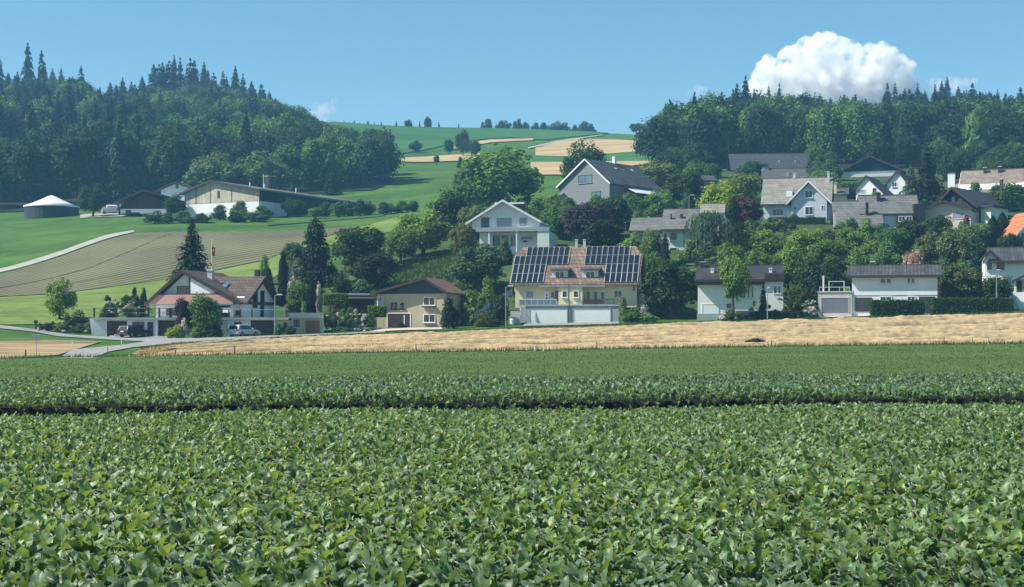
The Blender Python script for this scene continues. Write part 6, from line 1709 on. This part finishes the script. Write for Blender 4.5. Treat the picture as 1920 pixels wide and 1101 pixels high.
blades('roadside_grass', 9000, px_sampler(262, 2050, lambda p: sBy(p) - 0.3, lambda p: sBy(p) + 4.0), 0.1, 0.3, 0.05, 'grass_blade', 'green grass verge between the stubble and the houses', 4)
blades('slope_grass', 14000, px_sampler(690, 930, lambda p: 213 + 0 * p, lambda p: 256 + 0 * p), 0.15, 0.55, 0.07, 'grass_blade', 'rough uncut grass on the slope above the beige house', 6)
ordn = ['lowest', 'second', 'third', 'fourth', 'fifth', 'sixth', 'seventh', 'eighth', 'ninth', 'tenth', 'eleventh', 'twelfth', 'thirteenth', 'fourteenth', 'topmost']
NW = 15
for k in range(NW):
    rg = np.random.default_rng(200 + k)
    px = np.linspace(265 + 6 * k, 2040, 420)
    t = (k + 0.55) / NW * 0.93
    Y = sAy(px) * (1 - t) + sBy(px) * t
    Y = Y + 0.35 * np.sin(px * 0.011 + k * 2.1) + 0.2 * np.sin(px * 0.043 + k)
    X = (px - CX) * Y / FPX
    hh = np.convolve(rg.uniform(-0.6, 2.2, 440), np.ones(15) / 15, 'same')[:420] * 0.34
    hh *= np.clip(0.55 + 0.6 * np.sin(px * 0.006 + k * 1.7) + (px - 700) / 1500, 0.25, 1.2)
    wd = 0.5 + np.convolve(rg.uniform(-0.6, 0.6, 440), np.ones(15) / 15, 'same')[:420]
    V = []
    for j in range(7):
        q = -1 + j / 3
        zz = hh * math.sqrt(max(0, 1 - abs(q) ** 2.2)) * (1 + rg.uniform(-0.12, 0.12, 420) * (abs(q) < 0.9))
        V.append(np.c_[X, Y + q * wd, terr(X, Y + q * wd) + 0.03 + zz])
    V = np.concatenate(V)
    idx = np.arange(7 * 420).reshape(7, 420)
    Fq = np.stack([idx[:-1, :-1], idx[:-1, 1:], idx[1:, 1:], idx[1:, :-1]], -1).reshape(-1, 4)
    o = link_mesh('straw_windrow', np_mesh('straw_windrow', V, Fq), 'straw_swath')
    tag(o, '%s straw windrow counted up from the meadow edge' % ordn[k], 'windrow', 'straw windrows')

# tram lines of the ploughed field, and the dark ditch below the barn
patch('ditch', [(500, 423), (560, 419), (640, 412), (720, 405)], [(500, 421), (560, 417), (640, 410.5), (720, 403.8)], 'garden', 0.3, 60, 4)
patch('tram_line', [(0, 541), (90, 524), (170, 503), (240, 474), (322, 438)], [(0, 539.6), (90, 522.7), (170, 501.8), (240, 473), (322, 437.4)], 'soil', 0.04, 80, 3)
patch('tram_line', [(120, 534), (200, 520), (280, 505), (340, 490)], [(120, 533.2), (200, 519.4), (280, 504.4), (340, 489.5)], 'soil', 0.04, 80, 3)

# ---------------------------------------------------------------- poles, posts, signs
def post(px, base, top, w, mat, label, Y=None):
    x, yy = hit(px, base)
    Y = Y or yy
    p = at(px, base, Y); h = at(px, top, Y).z - p.z
    e = empty('fence_post', p); tag(e, label, 'post')
    MB().tube((0, 0, -0.3), (0, 0, h), w / 2, w / 2.3, 8).build('stake', mat, e)
    MB().tube((0, 0, h + 0.002), (0, 0, h + 0.04), w / 2.1, w / 4, 8).build('post_top', mat, e)
for a in [(48, 669, 656, 0.16, 'wood_post', 'short wooden post left of the road mouth'), (202, 664, 650, 0.08, 'wood_post', 'thin post beside the road mouth'), (329, 666, 657, 0.14, 'wood_post', 'short post on the stubble corner'),
          (440, 666, 649, 0.14, 'wood_post', 'wooden post before the silver car'), (780, 662, 646, 0.10, 'wood_post', 'thin post below the beige house'), (1003, 659, 648, 0.10, 'white_trim', 'left white stake below the solar house'),
          (1019, 659, 646, 0.10, 'white_trim', 'right white stake below the solar house'), (1119, 657, 642, 0.10, 'wood_post', 'dark stake right of the white stakes'), (1447, 651, 638, 0.10, 'wood_post', 'dark stake right of the weed bush'),
          (1770, 647, 632, 0.10, 'wood_post', 'dark stake left of the pale stakes at the right'), (1823, 646, 633, 0.12, 'pale_wood', 'left pale stake at the right field edge'), (1853, 646, 632, 0.12, 'pale_wood', 'right pale stake at the right field edge'),
          (136, 650, 642, 0.14, 'white_trim', 'white marker post on the grass island'), (228, 644, 636, 0.12, 'white_trim', 'white marker post by the junction'), (293, 600.5, 592, 0.1, 'white_trim', 'white stake at the roadside')][:14]:
    post(*a)
def lamp(px, base, top, Y, label, arm=0.9, head=0.7, r=0.07):
    p = at(px, base, Y); h = at(px, top, Y).z - p.z
    e = empty('street_lamp', p); tag(e, label, 'street lamp')
    MB().tube((0, 0, -0.5), (0, 0, h), r * 1.2, r * 0.75, 10).build('pole', 'grey_metal', e)
    MB().tube((0, 0, h - 0.05), (arm * 0.5, 0, h + 0.05), r * 0.6, r * 0.5, 8).build('arm', 'grey_metal', e)
    hd = MB().box(arm * 0.3, arm * 0.3 + head, -0.14, 0.14, h + 0.03, h + 0.17).build('lamp_head', 'pale_metal', e, 0.04)
    MB().box(arm * 0.3 + 0.08, arm * 0.3 + head - 0.06, -0.1, 0.1, h + 0.005, h + 0.028).build('lens', 'white_trim', hd)
lamp(515.5, 629, 554, 193, 'grey street lamp before the chalet garages')
lamp(948.5, 611, 538, 192, 'grey street lamp left of the solar house')
lamp(1439, 598, 541, 186, 'grey pole before the mansard house', 0.2, 0.25)
lamp(1868.5, 560, 508, 190, 'grey street lamp behind the right clipped hedge', 0.3, 0.4)
lamp(1292, 396, 367, 290, 'street lamp above the stepped grey roof')
lamp(1173, 425, 388, 272, 'street lamp left of the stepped grey roof', 0.3, 0.5)
p = at(397, 520, 226); h = at(397, 450, 226).z - p.z
e = empty('flagpole', p); tag(e, 'white flagpole with a hanging red flag beside the spruce', 'flagpole')
MB().tube((0, 0, -1), (0, 0, h), 0.07, 0.04, 8).build('pole', 'white_trim', e); MB().tube((0, 0, h + 0.001), (0, 0, h + 0.14), 0.08, 0.03, 8).build('finial', 'pale_metal', e)
m = MB(); zt_, zb_ = h - 0.9, h - 2.3
for i in range(6):
    x = 0.06 + i * 0.09; y = 0.06 * math.sin(i * 1.9)
    m.v += [(x, y, zt_ - i * 0.07), (x * 0.9, y * 1.3, zb_ - i * 0.04)]
m.f = [(2 * i, 2 * i + 1, 2 * i + 3, 2 * i + 2) for i in range(5)]
fl_ = m.build('flag', 'flag_red', e)
MB().box(0.16, 0.36, -0.10, -0.085, (zt_ + zb_) / 2 - 0.08, (zt_ + zb_) / 2 + 0.06).box(0.22, 0.30, -0.1, -0.085, (zt_ + zb_) / 2 + 0.062, (zt_ + zb_) / 2 + 0.2).box(0.22, 0.30, -0.1, -0.085, (zt_ + zb_) / 2 - 0.22, (zt_ + zb_) / 2 - 0.082).build('white_cross', 'white_trim', fl_)
x, yy = hit(68, 668)
e = empty('road_sign', at(68, 668, yy)); tag(e, 'grey back of a road sign on a thin pole by the left stubble', 'road sign')
MB().tube((0, 0, -0.3), (0, 0, 2.1), 0.03, n=8).build('pole', 'grey_metal', e); MB().box(-0.3, 0.3, -0.02, 0.02, 1.55, 2.1).build('sign_plate', 'grey_metal', e, 0.015)
e = empty('power_cabinet', at(220, 633.5, 193)); tag(e, 'small pale cabinet beside the dark car', 'cabinet')
MB().box(-0.4, 0.4, 0, 0.4, -0.2, 0.4).build('body', 'pale_metal', e, 0.02); MB().box(-0.43, 0.43, -0.03, 0.43, 0.403, 0.46).build('cover', 'pale_metal', e)
e = empty('track_bollard', at(67, 614, 196.5)); tag(e, 'small dark box post beside the farm track', 'post')
MB().box(-0.12, 0.12, -0.1, 0.1, -0.2, 0.55).build('stake', 'wood_post', e); MB().box(-0.22, 0.22, -0.16, 0.16, 0.553, 0.95).build('box', 'dark_brown', e, 0.02)
e = empty('white_bin', at(960, 607, 196)); tag(e, 'white round bin at the foot of the garden stairs', 'bin')
MB().tube((0, 0, -0.2), (0, 0, 0.55), 0.24, 0.28, 14).build('body', 'white_trim', e); MB().tube((0, 0, 0.553), (0, 0, 0.66), 0.29, 0.2, 14).build('lid', 'white_trim', e)
e = empty('waste_bin', at(462, 631, 194)); tag(e, 'dark wheeled bin right of the silver car', 'bin')
MB().box(-0.3, 0.3, 0, 0.6, 0.05, 0.95).build('body', 'bin_green', e, 0.04); MB().box(-0.33, 0.33, -0.04, 0.64, 0.953, 1.03).build('lid', 'bin_green', e, 0.02)
e = empty('chair_pair', at(445, 596.5, 198)); tag(e, 'dark garden chair on the terrace before the chalet', 'chair')
e.name = 'garden_chair'
MB().box(-0.3, 0.3, 0, 0.5, 0.4, 0.46).build('seat', 'dark_brown', e); MB().box(-0.3, 0.3, 0.46, 0.52, 0.462, 1.0).build('backrest', 'dark_brown', e)
for sx in (-0.27, 0.23):
    for sy in (0.02, 0.44): MB().box(sx, sx + 0.04, sy, sy + 0.04, 0.0, 0.398).build('leg', 'dark_brown', e)
e = empty('flower_pot', at(1412, 409.5, 281)); tag(e, 'terracotta pot on the terrace left of the steep-gabled house', 'flower pot')
MB().tube((0, 0, -0.1), (0, 0, 0.8), 0.35, 0.5, 14).build('pot', 'terracotta', e); MB().tube((0, 0, 0.8), (0, 0, 0.9), 0.55, 0.55, 14).build('rim', 'terracotta', e)
e = empty('terrace_wall', at(1410, 410, 282)); tag(e, 'pale terrace wall left of the steep-gabled house', 'wall')
MB().box(-2.6, 1.9, 0.6, 0.9, -1.2, 0.05).build('wall', 'concrete', e); MB().box(-2.7, 1.9, 0.5, 1.0, 0.053, 0.15).build('coping', 'white_trim', e)
e = empty('low_wall', at(1400, 597, 190)); tag(e, 'low grey garden wall before the mansard house', 'wall')
MB().box(-1.4, 5.0, 0, 0.4, -0.5, 0.9).build('wall', 'grey_concrete', e); MB().box(-1.45, 5.05, -0.05, 0.45, 0.903, 0.98).build('coping', 'concrete', e)
# glass-green stair fence on the slope
e = empty('slope_fence', at(890, 598, 198)); tag(e, 'pale green fence climbing the slope left of the solar house', 'fence')
for i in range(9):
    MB().box(i * 0.62, i * 0.62 + 0.06, i * 0.3, i * 0.3 + 0.06, -0.4 + i * 0.42, 0.9 + i * 0.42).build('fence_post', 'grey_metal', e)
    if i < 8:
        q = MB(); q.v = [(i * 0.62 + 0.07, i * 0.3, i * 0.42), (i * 0.62 + 0.61, i * 0.3 + 0.3, 0.42 + i * 0.42), (i * 0.62 + 0.61, i * 0.3 + 0.3, 1.2 + i * 0.42), (i * 0.62 + 0.07, i * 0.3, 0.8 + i * 0.42)]
        q.v += [(a, b + 0.03, c) for a, b, c in q.v]; q.f = [(0, 1, 2, 3), (7, 6, 5, 4), (0, 4, 5, 1), (1, 5, 6, 2), (2, 6, 7, 3), (3, 7, 4, 0)]
        q.build('fence_panel', 'blue_window', e)

# ---------------------------------------------------------------- cars
def car(px, base, Y, yaw, paint, label, L=4.4, W=1.8, Hh=1.55, suv=False):
    e = empty('car', at(px, base, Y), yaw); tag(e, label, 'car')
    # local: x across, y along; rear at y = 0 looks to the camera
    prof = [(0.05, 0.35), (0.0, 0.75), (0.06, 0.95), (0.35, Hh - 0.08), (0.6, Hh), (2.3, Hh - 0.02), (3.05, 1.02), (4.15, 0.86), (L, 0.62), (L, 0.32)]
    def shell(pts, w0, w1, zsplit):
        m = MB(); n = len(pts)
        for sx in (-1, 1):
            for y, z in pts:
                w = (w0 if z <= zsplit else w0 + (w1 - w0) * (z - zsplit) / (Hh - zsplit)) / 2
                m.v.append((sx * w, y, z))
        m.f = [tuple(range(n)), tuple(reversed(range(n, 2 * n)))] + [(i, i + n, (i + 1) % n + n, (i + 1) % n) for i in range(n)]
        return m
    body = shell(prof, W, W * 0.78, 0.95).build('body', paint, e, 0.05)
    rw = MB(); a = 0.06
    rw.v = [(-W * 0.40, 0.10 - a, 1.0), (W * 0.40, 0.10 - a, 1.0), (W * 0.34, 0.36 - a, Hh - 0.14), (-W * 0.34, 0.36 - a, Hh - 0.14)]
    rw.v += [(x, y + 0.05, z) for x, y, z in rw.v]; rw.f = [(0, 1, 2, 3), (7, 6, 5, 4), (0, 4, 5, 1), (1, 5, 6, 2), (2, 6, 7, 3), (3, 7, 4, 0)]
    rw.build('rear_window', 'dark_window', e)
    for sx in (-1, 1):
        q = MB(); w0, w1 = W / 2 + 0.012, W * 0.40 + 0.03
        q.v = [(sx * w0 * 0.985, 0.45, 0.98), (sx * w0 * 0.985, 2.85, 1.0), (sx * w1, 2.3, Hh - 0.12), (sx * w1, 0.65, Hh - 0.12)]
        q.v += [(x * 0.97, y, z) for x, y, z in q.v]; q.f = [(0, 1, 2, 3), (7, 6, 5, 4), (0, 4, 5, 1), (1, 5, 6, 2), (2, 6, 7, 3), (3, 7, 4, 0)]
        q.build('side_window', 'dark_window', e)
        MB().box(sx * W * 0.44 - 0.12, sx * W * 0.44 + 0.12, -0.03, 0.08, 0.78, 1.0).build('tail_light', 'tail_light', e, 0.02)
        MB().box(sx * (W / 2 + 0.1) - 0.1, sx * (W / 2 + 0.1) + 0.1, 2.75, 2.9, 0.98, 1.14).build('mirror', paint, e, 0.02)
        for yy in (0.85, 3.45):
            w = MB().tube((sx * (W / 2 - 0.18), yy, 0.33), (sx * (W / 2 + 0.02), yy, 0.33), 0.34, n=18).build('wheel', 'tyre', e)
            MB().tube((sx * (W / 2 + 0.021), yy, 0.33), (sx * (W / 2 + 0.03), yy, 0.33), 0.2, n=12).build('rim', 'grey_metal', w)
    MB().box(-W * 0.46, W * 0.46, -0.07, 0.08, 0.33, 0.56).build('bumper', 'dark_frame' if paint == 'car_black' else paint, e, 0.03)
    MB().box(-0.26, 0.26, -0.05, -0.015, 0.70, 0.81).build('number_plate', 'white_trim', e)
car(229, 632.5, 191.5, R(-28), 'car_black', 'black hatchback parked before the left maroon garage door')
car(436, 632, 191.0, R(-30), 'car_silver', 'silver estate car parked before the chalet basement door', 4.6, 1.85, 1.6)

# ---------------------------------------------------------------- cloud
def make_cloud(name, label, blobs, Y, seed, n2, mat, voxel):
    """blobs: (px, py, radius px) of the main puffs; smaller puffs grow on them and all merge into one skin"""
    rg = np.random.default_rng(seed)
    bm = bmesh.new(); bmesh.ops.create_icosphere(bm, subdivisions=3, radius=1.0)
    SV = np.array([v.co[:] for v in bm.verts]); SF = np.array([[v.index for v in f.verts] for f in bm.faces]); bm.free()
    k = Y / FPX
    c0 = at(blobs[0][0], blobs[0][1], Y)
    S = []
    for px, py, r in blobs:
        p = at(px, py, Y) - c0
        S.append((p.x, rg.uniform(-18, 18) * k, p.z, r * k))
    big = list(S); lo = 0
    for rad, n in (((0.22, 0.42), n2), ((0.25, 0.5), n2 * 3), ((0.3, 0.55), n2 * 6)):
        hi = len(S)
        for i in range(n):
            b = S[rg.integers(lo, hi)]
            d = unit(rg.normal(size=3) + np.array([-0.15, -0.7, 0.25])); r = b[3] * rg.uniform(*rad)
            S.append((*(np.array(b[:3]) + d * b[3] * 0.92), r))
        lo = hi
    VV, FF = [], []
    for i, (x, y, z, r) in enumerate(S):
        nz = 1 + 0.07 * np.sin(SV[:, 0] * 7 + i) * np.sin(SV[:, 1] * 6 + i * 2) + 0.05 * np.sin(SV[:, 2] * 11 + i * 3 + SV[:, 0] * 9)
        VV.append(SV * nz[:, None] * r + np.array([x, y, z])); FF.append(SF + i * len(SV))
    o = link_mesh(name, np_mesh(name, np.concatenate(VV), np.concatenate(FF), True), mat)
    o.location = c0
    rm = o.modifiers.new('merge', 'REMESH'); rm.mode = 'VOXEL'; rm.voxel_size = voxel * k; rm.use_smooth_shade = True
    return tag(o, label, 'cloud', None, 'stuff')
cm = bpy.data.materials.new('cloud_white'); cm.use_nodes = True
cm.node_tree.nodes.remove(cm.node_tree.nodes['Principled BSDF'])
cv = _n(cm.node_tree, 'ShaderNodeVolumePrincipled')
cv.inputs['Color'].default_value = (1.0, 1.0, 1.0, 1)
cv.inputs['Density'].default_value = 0.05
cn = _n(cm.node_tree, 'ShaderNodeTexNoise'); cn.inputs['Scale'].default_value = 0.02; cn.inputs['Detail'].default_value = 5; cn.inputs['Roughness'].default_value = 0.65
ct = _n(cm.node_tree, 'ShaderNodeTexCoord'); cm.node_tree.links.new(ct.outputs['Object'], cn.inputs['Vector'])
cr = _n(cm.node_tree, 'ShaderNodeMapRange'); cr.name = 'Map'; cr.inputs['From Min'].default_value = 0.43; cr.inputs['From Max'].default_value = 0.62; cr.inputs['To Min'].default_value = 0.0; cr.inputs['To Max'].default_value = 0.05
cm.node_tree.links.new(cn.outputs['Fac'], cr.inputs['Value']); cm.node_tree.links.new(cr.outputs[0], cv.inputs['Density'])
cv.inputs['Anisotropy'].default_value = 0.0
cm.node_tree.links.new(cv.outputs[0], cm.node_tree.nodes['Material Output'].inputs['Volume'])
MAT['cloud_white'] = cm
tm = cm.copy(); tm.name = 'cloud_thin'; MAT['cloud_thin'] = tm
for n_ in tm.node_tree.nodes:
    if n_.type == 'MAP_RANGE': n_.inputs['To Max'].default_value = 0.012
make_cloud('cloud', 'big white cumulus cloud above the right wood', [(1560, 150, 62), (1420, 172, 28), (1448, 150, 42), (1490, 122, 38), (1512, 98, 28), (1545, 96, 36), (1580, 108, 38), (1622, 122, 38), (1652, 112, 31), (1686, 132, 34), (1702, 158, 24), (1620, 160, 58), (1500, 165, 52), (1668, 168, 44)], 6000, 5, 46, 'cloud_white', 1.3)
make_cloud('cloud', 'faint thin cloud wisp right of the big cumulus', [(1755, 168, 24), (1785, 160, 18), (1735, 176, 22), (1812, 158, 14), (1832, 150, 8)], 6000, 6, 12, 'cloud_thin', 1.6)
make_cloud('cloud', 'small pale wisp low over the middle of the hill', [(600, 212, 20), (617, 200, 14), (588, 220, 16), (628, 190, 8)], 6000, 7, 10, 'cloud_thin', 1.6)
make_cloud('cloud', 'small cloud tip left of the big cumulus', [(1308, 170, 11), (1298, 172, 8), (1320, 172, 8)], 6000, 8, 10, 'cloud_thin', 1.6)

# ---------------------------------------------------------------- haze over the valley
hz = MB().box(-1700, 1700, -60, 2650, -2, 178).build('haze', 'white_trim')
hm = bpy.data.materials.new('haze_air'); hm.use_nodes = True
nt = hm.node_tree
nt.nodes.remove(nt.nodes['Principled BSDF'])
pv = _n(nt, 'ShaderNodeVolumePrincipled')
pv.inputs['Color'].default_value = (0.26, 0.62, 1.0, 1)
pv.inputs['Density'].default_value = 0.00025
pv.inputs['Anisotropy'].default_value = 0.0
nt.links.new(pv.outputs[0], nt.nodes['Material Output'].inputs['Volume'])
hz.data.materials.clear(); hz.data.materials.append(hm)
tag(hz, 'thin blue summer haze over the valley', 'haze', None, 'stuff')
